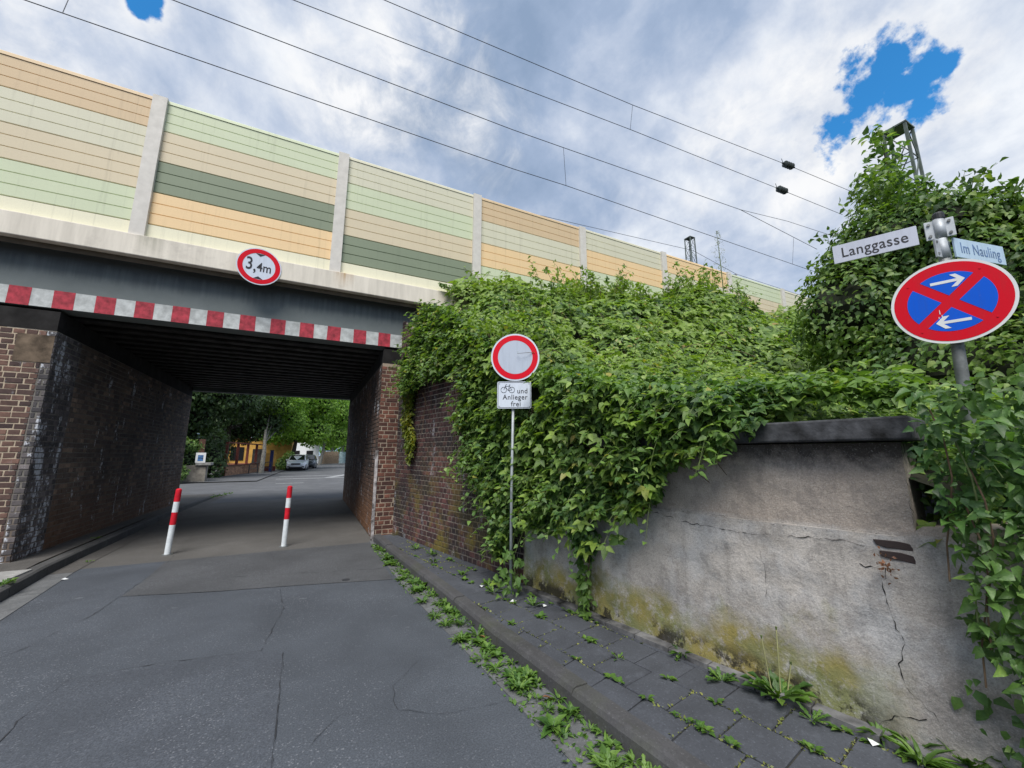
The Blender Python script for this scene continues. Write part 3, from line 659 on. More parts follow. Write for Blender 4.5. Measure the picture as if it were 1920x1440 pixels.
# brick faces look towards the road: u runs so that its normal is WN
bl = []; Lw = 3.96; uu = -WU
if (Vector((uu.y, -uu.x, 0)) - WN).length > .5: uu = WU; OW = A_
else: OW = A_ + WU * Lw
bl = brickface(OW + Vector((0, 0, PZ - .01)), uu, Lw, 4.5, BM_W, 'H', skip=lambda t, z: z > ip((Lw - t) if OW is not A_ else t, WTOP) - .08)
lay(ww, bl, None)

# ------------------------------------------------------------------ bridge
br = thing('railway_bridge', 'low railway bridge deck over the road with grey front beam and pale concrete edge', 'bridge', (-1.2, YF, 3.8))
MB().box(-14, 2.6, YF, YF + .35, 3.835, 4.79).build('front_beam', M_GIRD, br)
MB().box(-14, 3.08, 8.03, YF + .6, 4.785, 5.145).build('edge_beam', M_COPE, br, bev=.012)
MB().box(-14, 3.2, YF + .36, YB, 4.3, 4.78).build('deck', M_STEEL, br)
MB().box(-14, 3.2, YF + .62, YB, 4.9, 5.12).build('ballast_trough', M_STEEL, br)
sb = MB().box(-14, 1.86, YF - .006, YF - .001, 3.84, 4.118); sb.build('white_band', M_STRW, br)
for k in range(-20, 13):
    x0 = 1.565 - .4817 * (12 - k) * 1.0; h = random.uniform(-.004, .004)
    if x0 > -13: MB().add([(x0 + h, YF - .0095, 3.838), (x0 + .2405 + h, YF - .0095, 3.838), (x0 + .2405, YF - .0095, 4.12), (x0, YF - .0095, 4.12), (x0 + h, YF - .006, 3.838), (x0 + .2405 + h, YF - .006, 3.838), (x0 + .2405, YF - .006, 4.12), (x0, YF - .006, 4.12)],
        [(0, 1, 2, 3), (0, 4, 5, 1), (1, 5, 6, 2), (2, 6, 7, 3), (3, 7, 4, 0)]).build('red_stripe', M_STRR, br)
y = YF + .55; k = 0
while y < YB - .1:
    prof = [(-.10, 3.80), (.10, 3.80), (.10, 3.83), (.012, 3.84), (.012, 4.27), (.10, 4.28), (.10, 4.30), (-.10, 4.30), (-.10, 4.28), (-.012, 4.27), (-.012, 3.84), (-.10, 3.83)]
    MB().prism(prof, lambda a, b, s_, y=y: (XL - .2 if s_ == 0 else XR + .2, y + a, b)).build('steel_girder', M_STEEL, br); y += .44
MB().box(-14, 3.2, YB, YB + .3, 3.70, 4.9).build('rear_beam', M_GIRD, br)
MB().box(-14, 3.2, YB, YB + .6, 4.905, 5.14).build('rear_edge_beam', M_COPE, br)

# ------------------------------------------------------------------ noise barrier
nb = thing('noise_barrier', 'pastel striped noise barrier of horizontal panels between grey posts on top of the railway bridge', 'barrier', (0, 8.14, 5.145))
PX = [-5.75, -2.82, .155, 3.13, 6.22, 9.3, 12.4, 15.5, 18.6, 21.7, 24.8, 27.9, 31., 34.1]
PXs = [x * 1.0 for x in [-11.7, -8.73] + PX]
ROWS = [(7.175, 7.715), (6.588, 7.175), (6.0, 6.588), (5.41, 6.0), (5.155, 5.41)]
BAYS = {-5.75: 'tpbgc', -2.82: 'gbdoc', .155: 'pgbdc', 3.13: 'tpogg', 6.22: 'pogdp', 9.3: 'opdpc', 12.4: 'gbpoc', 15.5: 'pgboc', 18.6: 'otpgc', 21.7: 'gpboc', 24.8: 'pobgc', 27.9: 'tgpoc', 31.: 'gbdoc'}
def cassette(x0, x1, z0, z1, m, first=False):
    mb = MB(); H = z1 - z0; k = max(1, round(H / .19)); prof = []; gy = .016
    yf = 8.14
    zc_ = z0
    for i in range(k):
        a = z0 + H * i / k; b = z0 + H * (i + 1) / k
        prof += [(a + .004, yf + gy), (a + .012, yf), (b - .006, yf - .004), (b - .001, yf + gy)]
    prof += [(z1, yf + .09), (z0, yf + .09)]
    mb.prism([(z, yy) for z, yy in prof], lambda z, yy, s_: (x0 if s_ == 0 else x1, yy, z))
    return mb
for i in range(len(PXs) - 1):
    xa, xb = PXs[i], PXs[i + 1]; cols = BAYS.get(xa, 'gtpoc')
    low = xa > 3.
    for (z0, z1), c in zip(ROWS + ([(4.6, 5.15)] if low else []), cols + ('p' if low else '')):
        cassette(xa + .085, xb - .085, z0 + .003, z1 - .003, PAN[c]).build('panel', PAN[c], nb)
    MB().prism([(7.715, 8.125), (7.77, 8.13), (7.79, 8.15), (7.79, 8.23), (7.715, 8.235)], lambda z, yy, s_: (xa + .085 if s_ == 0 else xb - .085, yy, z)).build('cap_rail', PAN[cols[0]], nb)
MB().box(-12, 34, 8.158, 8.16, 4.7, 7.7).build('backing', M_GROOVE, nb)
for x in PXs:
    zb = 5.155 if x < 3.2 else 4.5
    p = MB(); t = .008
    p.box(x - .10, x + .10, 8.075, 8.085, zb, 7.79); p.box(x - .10, x - .092, 8.0855, 8.24, zb, 7.79); p.box(x + .092, x + .10, 8.0855, 8.24, zb, 7.79); p.box(x - .10, x + .10, 8.2405, 8.25, zb, 7.79)
    po = p.build('post', M_POST, nb)
    MB().box(x - .108, x + .108, 8.065, 8.26, 7.795, 7.83).build('post_cap', M_POST, po)
    if x < 3.2:
        MB().box(x - .20, x + .20, 8.05, 8.28, 5.146, 5.154).build('base_plate', M_GALVD, po)
        for sx in (-1, 1):
            MB().tube([(x + sx * .155, 8.075, 5.155), (x + sx * .155, 8.075, 5.22)], .014, 6).build('bolt', M_RUBBER, po)
            MB().tube([(x + sx * .155, 8.075, 5.155), (x + sx * .155, 8.075, 5.182)], .026, 6).build('nut', M_GALV, po)

# ------------------------------------------------------------------ embankment terrain
def wx(Y): return np.interp(Y, [-6, .5, .96, 1.26, 4.25, 4.5, 8.37], [4.4, 3.25, 3.12, 3.04, 2.47, 2.47, 1.62])
def ground_z(X, Y):
    X = np.asarray(X, float); Y = np.asarray(Y, float)
    g = np.interp(Y, [-6, -3, 0, 1, 3, 5, 7.2, 8], [.2, .5, 1.25, 1.5, 1.95, 2.9, 4.55, 4.85])
    t = np.interp(Y, [.7, 1.0, 4.45, 4.5, 6., 8.37], [.1, 1.55, 1.55, 2.4, 3.05, 4.3])
    s_ = np.maximum(X - wx(Y), 0); return np.minimum(g, t + s_ * 1.3)
def extra(X, Y):
    return np.interp(X, [2.5, 4, 6, 8.5, 14], [0, .05, .35, .95, 1.1]) * np.interp(Y, [3.5, 6.5, 8], [0, .8, 1.])
def canopy(X, Y):
    X = np.asarray(X, float); Y = np.asarray(Y, float); P = np.stack([X, Y, X * 0], 1)
    s_ = np.maximum(X - wx(Y), 0); ed = np.clip(s_ / .7, .15, 1)
    return ground_z(X, Y) + ed * (.30 + .85 * (fbm(P, 1.0, 3) - .38) + .28 * (vnoise(P + 7, 3.2) - .5)) + extra(X, Y) * (.6 + .95 * vnoise(P, .9)) - .22 * (X < 4.4) * (Y < 1.8)
gx = np.linspace(0, 1, 46) ** 1.6 * 58; gy_ = np.concatenate([np.linspace(-6, .5, 12), np.linspace(.7, 8., 28), [8.3, 9, 17]])
V = []; 
for yy in gy_:
    X0 = wx(yy) + .02; xs = X0 + gx; zs = ground_z(xs, np.full(46, min(yy, 8.)))
    if yy > 8.1: zs = np.full(46, 4.7); xs = 2.6 + gx
    V += [(a, yy, b) for a, b in zip(xs, zs)]
F = [(r * 46 + c, r * 46 + c + 1, (r + 1) * 46 + c + 1, (r + 1) * 46 + c) for r in range(len(gy_) - 1) for c in range(45)]
me = bpy.data.meshes.new('embankment'); me.from_pydata(V, [], F); me.update()
obj('embankment', me, simple('embankment_soil', (.016, .017, .010), .95, 0, .3, 6, .5, 20), kind='structure')
MB().box(-60, XL - 2, YF + .3, YB, -.1, 4.9).build('railway_embankment', M_SOIL, kind='structure')

def scatter_canopy(n, X0, X1, Y0, Y1, smin=.0, depth=.22, near_pow=1.):
    """points sampled on the canopy, denser near the eye"""
    out_ = []
    tot = 0
    while tot < n:
        Y = RNG.uniform(Y0, Y1, n); s_ = smin + RNG.uniform(0, 1, n) ** 1.7 * (X1 - X0); X = wx(Y) + s_
        d = np.hypot(X, Y); keep = RNG.uniform(size=n) < np.clip((2.8 / np.maximum(d, 2.8)) ** near_pow * (s_ + .3) ** .4 / 1.0, 0, 1)
        out_.append(np.stack([X[keep], Y[keep]], 1)); tot += keep.sum()
    Q = np.concatenate(out_)[:n]; X, Y = Q[:, 0], Q[:, 1]; Z = canopy(X, Y); e = .12
    Nx = (canopy(X - e, Y) - canopy(X + e, Y)) / (2 * e); Ny = (canopy(X, Y - e) - canopy(X, Y + e)) / (2 * e)
    N = np.stack([Nx, Ny, np.ones(n)], 1); N /= np.linalg.norm(N, axis=1, keepdims=True)
    off = -RNG.exponential(depth * .5, n) + .05; P = np.stack([X, Y, Z], 1) + N * off[:, None]
    return P, N
bt = thing('bramble_thicket', 'dense bramble thicket covering the embankment below the noise barrier', 'bramble', (4, 4, 2))
P, N = scatter_canopy(42000, 0, 15, -2.5, 8.0)
k_ = ((P[:, 0] > 2.45) | (P[:, 1] < 6.9)) & ~((P[:, 1] < 2.5) & (P[:, 1] > .95) & (P[:, 0] - wx(P[:, 1]) < .38)); P, N = P[k_], N[k_]
nn = N * .7 + np.array([-.15, -.25, .35]) + rnd_unit(len(P)) * .55
tip = N * .25 + rnd_unit(len(P)) * .8 + np.array([-.25, -.3, -.45])
dist = np.linalg.norm(P - EN, axis=1)
size = (.07 + .12 * RNG.uniform(0, 1, len(P)) ** 1.5) * np.clip(dist / 5., .95, 2.2)
foliage(bt, P, nn, tip, size, T_TRI, L_BRAM, near=300); shoots(bt, P, (-.25, -.35, .2), 750, L_BRAM, (.25, .7), (.08, .14), 8, tpl=T_TRI, up=.8)
# arching canes reaching out of the mass
def cane(parent, p0, d, L, n=9, leaf=.09, droop=.5, lm=None, r=.006, every=1, rise=1.):
    pts = [Vector(p0)]; d = Vector(d).normalized()
    for i in range(n):
        d = (d + Vector((random.uniform(-.12, .12), random.uniform(-.12, .12), -droop / n * (i + 1) / n * 2))).normalized(); pts.append(pts[-1] + d * L / n)
    st = MB().tube(pts, [r * (1 - .6 * i / n) for i in range(n + 1)], 5); st.build('cane', M_STEM, parent)
    q = []
    for i in range(2, n + 1, every):
        for s_ in (0, 1):
            q.append(tuple(pts[i] + Vector((random.uniform(-.02, .02), random.uniform(-.02, .02), random.uniform(-.01, .02)))))
    return q
LP = []
for i in range(70):
    Y = random.uniform(4.5, 7.9); X = float(wx(Y)) + random.uniform(.2, 9.5); z = float(canopy([X], [Y])[0]) - .15
    LP += cane(bt, (X, Y, z), (random.uniform(-.7, .3), random.uniform(-.5, .2), random.uniform(.7, 1.3)), random.uniform(.4, .95), droop=random.uniform(.3, 1.2))
for (p, d, L) in (((3.3, 4.6, 2.9), (-1, -.25, .25), 1.15), ((4.2, 3.2, 2.7), (-.6, -.7, .35), 1.3), ((5.6, 3.4, 3.0), (-.8, .2, .25), 1.6), ((3.25, 2.75, 2.05), (-.8, .1, .35), .62)):
    LP += cane(bt, p, d, L, 12, droop=.9, r=.007)
LP = np.array(LP); sz = RNG.uniform(.08, .13, len(LP))
foliage(bt, LP, rnd_unit(len(LP)) * .6 + np.array([0, -.2, .8]), rnd_unit(len(LP)) + np.array([0, 0, -.1]), sz, T_TRI, L_BRAM, stuffname='cane_foliage')
SP_ = []
for i in range(85):
    X = random.uniform(4.6, 12.); Y = random.uniform(6.9, 7.95); z = float(canopy([X], [Y])[0]) - .2
    SP_ += cane(bt, (X, Y, z), (random.uniform(-.5, .4), random.uniform(-.5, .1), random.uniform(.9, 1.6)), random.uniform(.4, 1.0), 9, droop=random.uniform(.3, 1.3), r=.007)
SP_ = np.array(SP_); foliage(bt, SP_, rnd_unit(len(SP_)) * .7 + np.array([0, -.3, .6]), rnd_unit(len(SP_)), RNG.uniform(.11, .19, len(SP_)), T_TRI, L_BRAM, stuffname='spray_foliage')
# withered flower heads
hp = []
for i in range(42):
    Y = random.uniform(1.6, 6.); X = float(wx(Y)) + random.uniform(.1, 4.); z = float(canopy([X], [Y])[0]) + .04
    for k in range(26): hp.append((X + random.gauss(0, .035), Y + random.gauss(0, .035), z + random.gauss(0, .045)))
hp = np.array(hp)
foliage(bt, hp, rnd_unit(len(hp)), rnd_unit(len(hp)), RNG.uniform(.010, .020, len(hp)), T_QUAD, L_DRY, stuffname='withered_blossom')

# curtains of leaves hanging over the walls
def inpoly(px_, py_, poly):
    r = np.zeros(len(px_), bool); j = len(poly) - 1
    for i in range(len(poly)):
        xi, yi = poly[i]; xj, yj = poly[j]
        c = ((yi > py_) != (yj > py_)) & (px_ < (xj - xi) * (py_ - yi) / (yj - yi + 1e-12) + xi); r ^= c; j = i
    return r
def curtain(O, U, Nn, poly, n, off=(.02, .16), ragged=.09):
    T = [p[0] for p in poly]; Zs = [p[1] for p in poly]; out_ = []; tot = 0
    O, U, Nn = np.array(O), np.array(U), np.array(Nn)
    while tot < n:
        t = RNG.uniform(min(T), max(T), n * 2); z = RNG.uniform(min(Zs), max(Zs), n * 2)
        jit = np.stack([t, z, t * 0], 1); tt = t + ragged * 2 * (fbm(jit, 3., 3) - .5); zz = z + ragged * 3 * (fbm(jit + 9, 3.5, 3) - .5)
        k = inpoly(tt, zz, poly) & (fbm(jit + 5, 5.5, 2) > .36); out_.append(np.stack([t[k], z[k]], 1)); tot += k.sum()
    Q = np.concatenate(out_)[:n]; hgt = off[0] + (off[1] - off[0]) * (RNG.uniform(0, 1, n) ** .8 * .7 + 1.3 * np.clip(fbm(np.stack([Q[:, 0], Q[:, 1], Q[:, 0] * 0], 1), 3.2, 3) - .35, 0, 1))
    return O + Q[:, :1] * U + Nn * hgt[:, None] + np.array([0, 0, 1.]) * Q[:, 1:]
def hangleaves(parent, P, Nn, m, sz, tpl, near=0, name='foliage', flat=.45):
    n = len(P); Nn = np.array(Nn)
    nn = Nn * .8 + np.array([0, 0, .75]) + rnd_unit(n) * (flat + .35); tip = np.array([0, 0, -.7]) + rnd_unit(n) * .85 + Nn * .45
    foliage(parent, P, nn, tip, sz[0] * .75 + (sz[1] * 1.12 - sz[0] * .75) * RNG.uniform(0, 1, n) ** 1.3, tpl, m, near=near, stuffname=name)
def woody(parent, O, U, Nn, rngz, k, L):
    mb = MB()
    for i in range(k):
        q = random.random(); t = rngz[0][0] + (rngz[1][0] - rngz[0][0]) * q; z = rngz[0][1] + (rngz[1][1] - rngz[0][1]) * q; dt = random.uniform(-.12, .12); pts = []
        l = L * random.uniform(.5, 1.)
        for j in range(8): pts.append(Vector(O) + Vector(U) * (t + dt * j + .03 * math.sin(j * 1.7 + i)) + Vector(Nn) * (.10 + .09 * math.sin(j * .9 + i)) + Vector((0, 0, z - l * j / 7)))
        mb.tube(pts, [.007 - .0006 * j for j in range(8)], 5)
    mb.build('woody_stems', M_STEM, parent, kind='stuff')
def bigl(parent, P, Nn, k):
    a = P[RNG.integers(0, len(P), k)] + np.array(Nn) * .06 + RNG.normal(0, .02, (k, 3))
    foliage(parent, a, np.array(Nn) * .5 + np.array([0, 0, .8]) + rnd_unit(k) * .6, np.array([0, 0, -.6]) + rnd_unit(k) + np.array(Nn) * .5, RNG.uniform(.13, .19, k), T_TRI, L_BRAM, stuffname='bramble_foliage')
wc = thing('wild_vine', 'wild vine curtain hanging over the brick wing wall', 'vine', (2.2, 5.5, 3.3))
PW = [(1.35, 4.45), (.75, 3.85), (.5, 3.4), (.5, 2.7), (.72, 2.8), (1.5, 2.95), (2.5, 2.9), (2.78, 2.1), (2.9, 1.5), (3.25, 1.15), (3.5, .9), (3.74, .25), (3.96, .1), (3.96, 2.8), (3.0, 3.5), (1.2, 4.5)]
P = curtain(A_, WU, WN, PW, 22000, (.02, .22)); hangleaves(wc, P, WN, L_CREEP, (.042, .092), T_WIDE, near=220); shoots(wc, P, (-.9, -.3, 0), 420, L_CREEP); woody(wc, A_, WU, WN, [(.6, 3.9), (3.9, 3.2)], 22, 1.9); bigl(wc, P, WN, 700)
P = curtain(A_, WU, WN, [(.42, 2.9), (.50, 2.2), (.6, 1.75), (.75, 1.42), (.95, 1.6), (1.05, 1.9), (.85, 2.1), (.8, 2.5), (.9, 2.9)], 900, (.02, .12), .05)
hangleaves(wc, P, WN, L_YEL, (.07, .11), T_WIDE, near=80, name='yellowing_foliage')
# leaves standing up along the top of the wall and over the end of the bridge edge
n = 4200; t = RNG.uniform(1.3, 3.9, n); top = np.interp(t, [p[0] for p in WTOP], [p[1] for p in WTOP]) + RNG.uniform(-.2, .55, n) * (.4 + fbm(np.stack([t, t, t], 1), 2., 2)); inw = RNG.uniform(-.25, .9, n)
P = np.array(A_) + t[:, None] * np.array(WU) - inw[:, None] * np.array(WN) + np.array([0, 0, 1.]) * (top + .25)[:, None]
hangleaves(wc, P, np.array([-.3, -.5, .6]), L_BRAM, (.06, .10), T_WIDE, name='crest_foliage', flat=.8)
iv = thing('ivy_sprig', 'dark ivy sprig creeping left along the pale bridge edge', 'ivy', (2.6, 8.0, 5.15))
ivp = [(3.1, 7.98, 5.12), (2.85, 7.97, 5.18), (2.6, 7.97, 5.20), (2.4, 7.97, 5.24), (2.22, 7.97, 5.30)]
MB().tube(ivp, .006, 5).build('stem', M_STEM, iv)
q = []
for k in range(330):
    i = min(3, int(random.random() ** 1.4 * 4)); i = 3 - i if 0 else i; a, b = Vector(ivp[i]), Vector(ivp[i + 1]); p = a.lerp(b, random.random()); sp = .09 * (1 - i / 5)
    q.append((p.x, p.y + random.uniform(-.05, .02), p.z + random.gauss(-.02, sp * .7)))
q = np.array(q); hangleaves(iv, q, (0, -1, 0), L_TREE, (.045, .07), T_WIDE, near=100)

# ------------------------------------------------------------------ concrete retaining wall
D_, E_ = Vector((2.42, 4.25, 0)), Vector((2.99, 1.26, 0)); CU = (E_ - D_).normalized(); CN = Vector((CU.y, -CU.x, 0)); CN = -CN if CN.x > 0 else CN
rw = thing('retaining_wall', 'weathered grey concrete retaining wall with yellow moss, cracks and a dark coping slab', 'wall', D_)
def wall_sheet(name, t0, t1, ztop, zbot, off, thick, m, batter=0., end=True):
    """subdivided, slightly uneven front sheet plus top, back and ends"""
    nt = int((t1 - t0) / .05) + 1; nz = int((1.7) / .05)
    T = np.linspace(t0, t1, nt); V = []; F = []
    for a in T:
        zt = ztop(a) if callable(ztop) else ztop
        for k in range(nz + 1):
            z = zbot + (zt - zbot) * k / nz; q = np.array([[a, z, 0.]])
            d = off + batter * (1 - z / 1.2) + .05 * (fbm(q, 1.3, 3)[0] - .5) + .012 * (vnoise(q, 9.)[0] - .5)
            p = D_ + CU * float(a) + CN * float(d); V.append((p.x, p.y, z))
    for i in range(nt - 1):
        for k in range(nz): a = i * (nz + 1) + k; F.append((a, a + nz + 1, a + nz + 2, a + 1))
    b0 = len(V)
    for a in T:
        zt = ztop(a) if callable(ztop) else ztop; p = D_ + CU * float(a) - CN * thick; V += [(p.x, p.y, zt), (p.x, p.y, zbot)]
    for i in range(nt - 1):
        F.append((i * (nz + 1) + nz, (i + 1) * (nz + 1) + nz, b0 + 2 * i + 2, b0 + 2 * i)); F.append((b0 + 2 * i, b0 + 2 * i + 2, b0 + 2 * i + 3, b0 + 2 * i + 1))
    for i, s_ in ((0, 1), (nt - 1, -1)):
        col = [i * (nz + 1) + k for k in range(nz + 1)]; f = tuple(col + [b0 + 2 * i, b0 + 2 * i + 1]); F.append(f if s_ < 0 else f[::-1])
    me = bpy.data.meshes.new(name); me.from_pydata(V, [], F); me.update(); return obj(name, me, m, rw)
wall_sheet('lower_wall', -.15, 3.62, lambda a: ip(a, [(-.15, 1.15), (3.2, 1.16), (3.25, 1.22), (3.62, 1.26)]), 0., 0., .45, M_CONC, batter=.05)
wall_sheet('upper_wall', -.15, 3.24, 1.69, 1.13, -.02, .42, M_CONC)
MB().obox(D_ + CU * 3.70 + CN * -.10 + Vector((0, 0, .34)), CU, (0, 0, 1), CN, .07, .34, .12).build('broken_end', M_CONC, rw, bev=.02)
cs = MB(); 
c0 = D_ + CU * 2.55 + CN * -.13 + Vector((0, 0, 1.765))
cs.obox(c0, CU, (0, 0, 1), CN, .765, .066, .27); cs.build('coping_slab', M_CAPST, rw, bev=.012)
c0 = D_ + CU * .85 + CN * -.13 + Vector((0, 0, 1.755)); MB().obox(c0, CU, (0, 0, 1), CN, .92, .066, .27).build('coping_slab', M_CAPST, rw, bev=.012)
wp = lambda t, z, d=.03: D_ + CU * t + CN * d + Vector((0, 0, z))
def wsurf(t, z):
    q = np.array([[t, z, 0.]])
    base = (.05 * (1 - z / 1.2) if z < 1.15 else -.02) + .05 * (fbm(q, 1.3, 3)[0] - .5) + .012 * (vnoise(q, 9.)[0] - .5); return base
# exposed bricks where the render broke away
MBK = brick_mat('brick_exposed', (.05, .035, .033), (.08, .05, .045), .5)
for (t, z, L) in ((3.145, 1.115, .08), (3.155, 1.055, .07)):
    o_ = wp(t, z, wsurf(t, z) - .004); PL = [(-L, -.018), (-L * .4, -.025), (L * .3, -.020), (L * .96, -.024), (L, -.004), (L * .9, .017), (L * .2, .024), (-L * .5, .018), (-L * 1.04, .014)]
    MB().prism([(x + random.uniform(-.005, .005), y_ + random.uniform(-.003, .003)) for x, y_ in PL], lambda x, y_, s_: o_ + CU * x + Vector((0, 0, y_ - x * .06)) + CN * (.012 * s_)).build('brick', MBK, rw, bev=.004)
def wcrack(pts, wd, sd=1):
    rs = random.Random(sd); P = []
    for (a, b) in zip(pts[:-1], pts[1:]):
        k = max(2, int(math.dist(a, b) / .025))
        for i in range(k): q = i / k; P.append((a[0] + (b[0] - a[0]) * q + rs.uniform(-.008, .008), a[1] + (b[1] - a[1]) * q + rs.uniform(-.008, .008)))
    vs = []
    for i, p in enumerate(P):
        q = P[min(i + 1, len(P) - 1)]; r = P[max(i - 1, 0)]; d = Vector((q[0] - r[0], q[1] - r[1])).normalized(); w2 = wd * .5 * rs.uniform(.05, 1.) ** 1.5 / 2
        for s_ in (1, -1):
            t, z = p[0] - d.y * w2 * s_, p[1] + d.x * w2 * s_; vs.append(wp(t, z, wsurf(p[0], p[1]) + .004))
    m = MB(); m.add(vs, [(2 * i, 2 * i + 1, 2 * i + 3, 2 * i + 2) for i in range(len(P) - 1)]); m.build('crack', M_CRACK, rw)
wcrack([(1.58, 1.13), (1.9, 1.08), (2.3, 1.06), (2.69, 1.09), (2.97, 1.10), (3.05, 1.07)], .012, 2)
wcrack([(3.10, .98), (3.07, .85), (3.10, .70), (3.13, .60), (3.09, .47), (3.12, .36), (3.2, .30), (3.24, .22)], .011, 3)
wcrack([(3.10, .98), (3.0, .97), (2.96, 1.0)], .014, 4); wcrack([(3.25, 1.68), (3.245, 1.4), (3.24, 1.2)], .006, 5)
wcrack([(3.17, .26), (3.05, .22), (2.95, .13)], .014, 6); wcrack([(1.3, 1.14), (2.0, 1.155), (2.7, 1.15), (3.2, 1.16)], .006, 7); wcrack([(2.45, .95), (2.47, .8), (2.46, .62)], .006, 8)
lp = np.array([tuple(wp(3.11 + random.gauss(0, .018), 1.0 + random.gauss(0, .035), .05 + random.uniform(0, .02))) for _ in range(40)])
foliage(rw, lp, rnd_unit(40), rnd_unit(40), RNG.uniform(.018, .03, 40), T_QUAD, leaf_mat('dead_leaf', [(0, (.14, .06, .035)), (1, (.32, .16, .09))], .1, amt=.1), stuffname='dead_leaves')
# mortar strip at the foot of the wall
fs_ = MB()
for t in np.arange(-.1, 3.3, .31): fs_.obox(wp(t + .15, PZ + .012, .09), CU, (0, 0, 1), CN, .15, .022, .05)
fs_.build('foot_strip', simple('foot_concrete', (.14, .14, .145), .9, 0, .5, 5, .6, 40), rw)

cv = thing('creeper', 'green creeper spilling over the left end and coping of the concrete wall', 'creeper', (2.7, 3.2, 1.7))
PC = [(-.5, 2.9), (-.35, .5), (-.15, .75), (-.05, .95), (.26, .83), (.75, .93), (.95, .72), (1.16, .86), (1.39, .87), (1.55, 1.1), (1.72, 1.38), (1.96, 1.58), (2.25, 1.66), (2.5, 1.78), (2.62, 1.84), (2.5, 1.95), (2.2, 2.10), (.9, 2.45)]
P = curtain(D_, CU, CN, PC, 20000, (.04, .26), .10); hangleaves(cv, P, CN, L_CREEP, (.040, .088), T_WIDE, near=300); shoots(cv, P, (-.9, -.3, 0), 380, L_CREEP, (.12, .4)); woody(cv, D_, CU, CN, [(-.3, 2.2), (1.9, 2.0)], 16, 1.1); bigl(cv, P, CN, 600)
P = curtain(D_, CU, CN, [(.78, 1.0), (.80, .6), (.78, .25), (.86, .08), (1.0, .12), (.98, .4), (1.05, .75), (1.1, 1.0)], 260, (.04, .14), .06); hangleaves(cv, P, CN, L_CREEP, (.06, .09), T_WIDE, name='trailing_foliage')
MB().tube([wp(.95, 1.0, .1), wp(.97, .6, .14), wp(.88, .3, .12), wp(.84, .1, .1)], .005, 5).build('stem', M_STEM, cv)
n = 9000; t = RNG.uniform(-.3, 3.3, n); ww_ = RNG.uniform(-.05, .8, n); P = np.array(D_) + t[:, None] * np.array(CU) - ww_[:, None] * np.array(CN)
zz = np.interp(t, [-.3, .9, 2.2, 3.3], [2.65, 2.3, 2.05, 1.93]) + ww_ * .25 + .16 * (fbm(P, 1.6, 3) - .4) + RNG.uniform(-.16, .04, n); P[:, 2] = zz
keep = (t < 2.0) | (ww_ > .22 + .2 * vnoise(P, 3.)); P = P[keep]
hangleaves(cv, P, np.array([-.35, -.3, .9]), L_CREEP, (.06, .10), T_WIDE, name='crest_foliage', flat=.7)

# vine at the right end of the wall
rv = thing('tall_vine', 'large leaved green vine mass draping down beside the right end of the concrete wall', 'vine', (3.4, .6, 1.))
U2 = np.array([.20, -1., 0]); U2 /= np.linalg.norm(U2); N2 = np.array([-1., -.22, 0]); N2 /= np.linalg.norm(N2)
O2 = np.array(D_ + CU * 3.28 + CN * .02)
PV = [(.06, 1.95), (.04, 1.55), (.10, 1.25), (.13, .95), (.06, .80), (.14, .66), (.26, .62), (.33, .42), (.38, .12), (1.9, .05), (2.3, 2.0), (.6, 2.05)]
P = curtain(O2, U2, N2, PV, 6200, (.02, .26), .05)
P[:, 0] += .02
hangleaves(rv, P, N2, L_VINE, (.042, .078), T_LEAF, near=300, flat=.5); shoots(rv, P, N2, 60, L_VINE, (.1, .25), tpl=T_LEAF)
P = curtain(O2, U2, N2, [(-.02, .7), (.0, .4), (.1, .25), (.3, .2), (.35, .7)], 40, (.03, .10), .03); hangleaves(rv, P, N2, L_VINE, (.05, .075), T_WIDE, name='loose_foliage')
gp = np.stack([RNG.uniform(3.10, 3.75, 420), RNG.uniform(.62, 1.32, 420), RNG.uniform(1.18, 1.86, 420)], 1); gp = gp[(gp[:, 1] < 1.16) | (gp[:, 0] > 3.45)]
hangleaves(rv, gp, N2, L_VINE, (.05, .085), T_LEAF, name='gap_foliage', flat=.6)
for k in range(7):
    t0 = random.uniform(.1, .9); z0 = random.uniform(1.2, 1.9)
    pts = [O2 + U2 * (t0 + .04 * math.sin(i)) + N2 * (.14 + .05 * math.sin(i * 1.3)) + np.array([0, 0, z0 - i * .17]) for i in range(6)]
    MB().tube(pts, .004, 5).build('stem', M_STEMG if k % 2 else M_STEM, rv)
n = 7000; X = RNG.uniform(3.0, 6.2, n); Y = RNG.uniform(-1.2, 1.9, n); P = np.stack([X, Y, np.interp(Y, [-1.2, .3, 1.9], [1.3, 1.75, 1.8]) + .10 * X - .36 + .3 * (fbm(np.stack([X, Y, X], 1), 1.5, 2) - .4) + RNG.uniform(-.2, .03, n)], 1)
P = P[X > wx(Y) + .1]
hangleaves(rv, P, np.array([-.4, -.3, .9]), L_CREEP, (.05, .09), T_WIDE, name='crest_foliage', flat=.7)

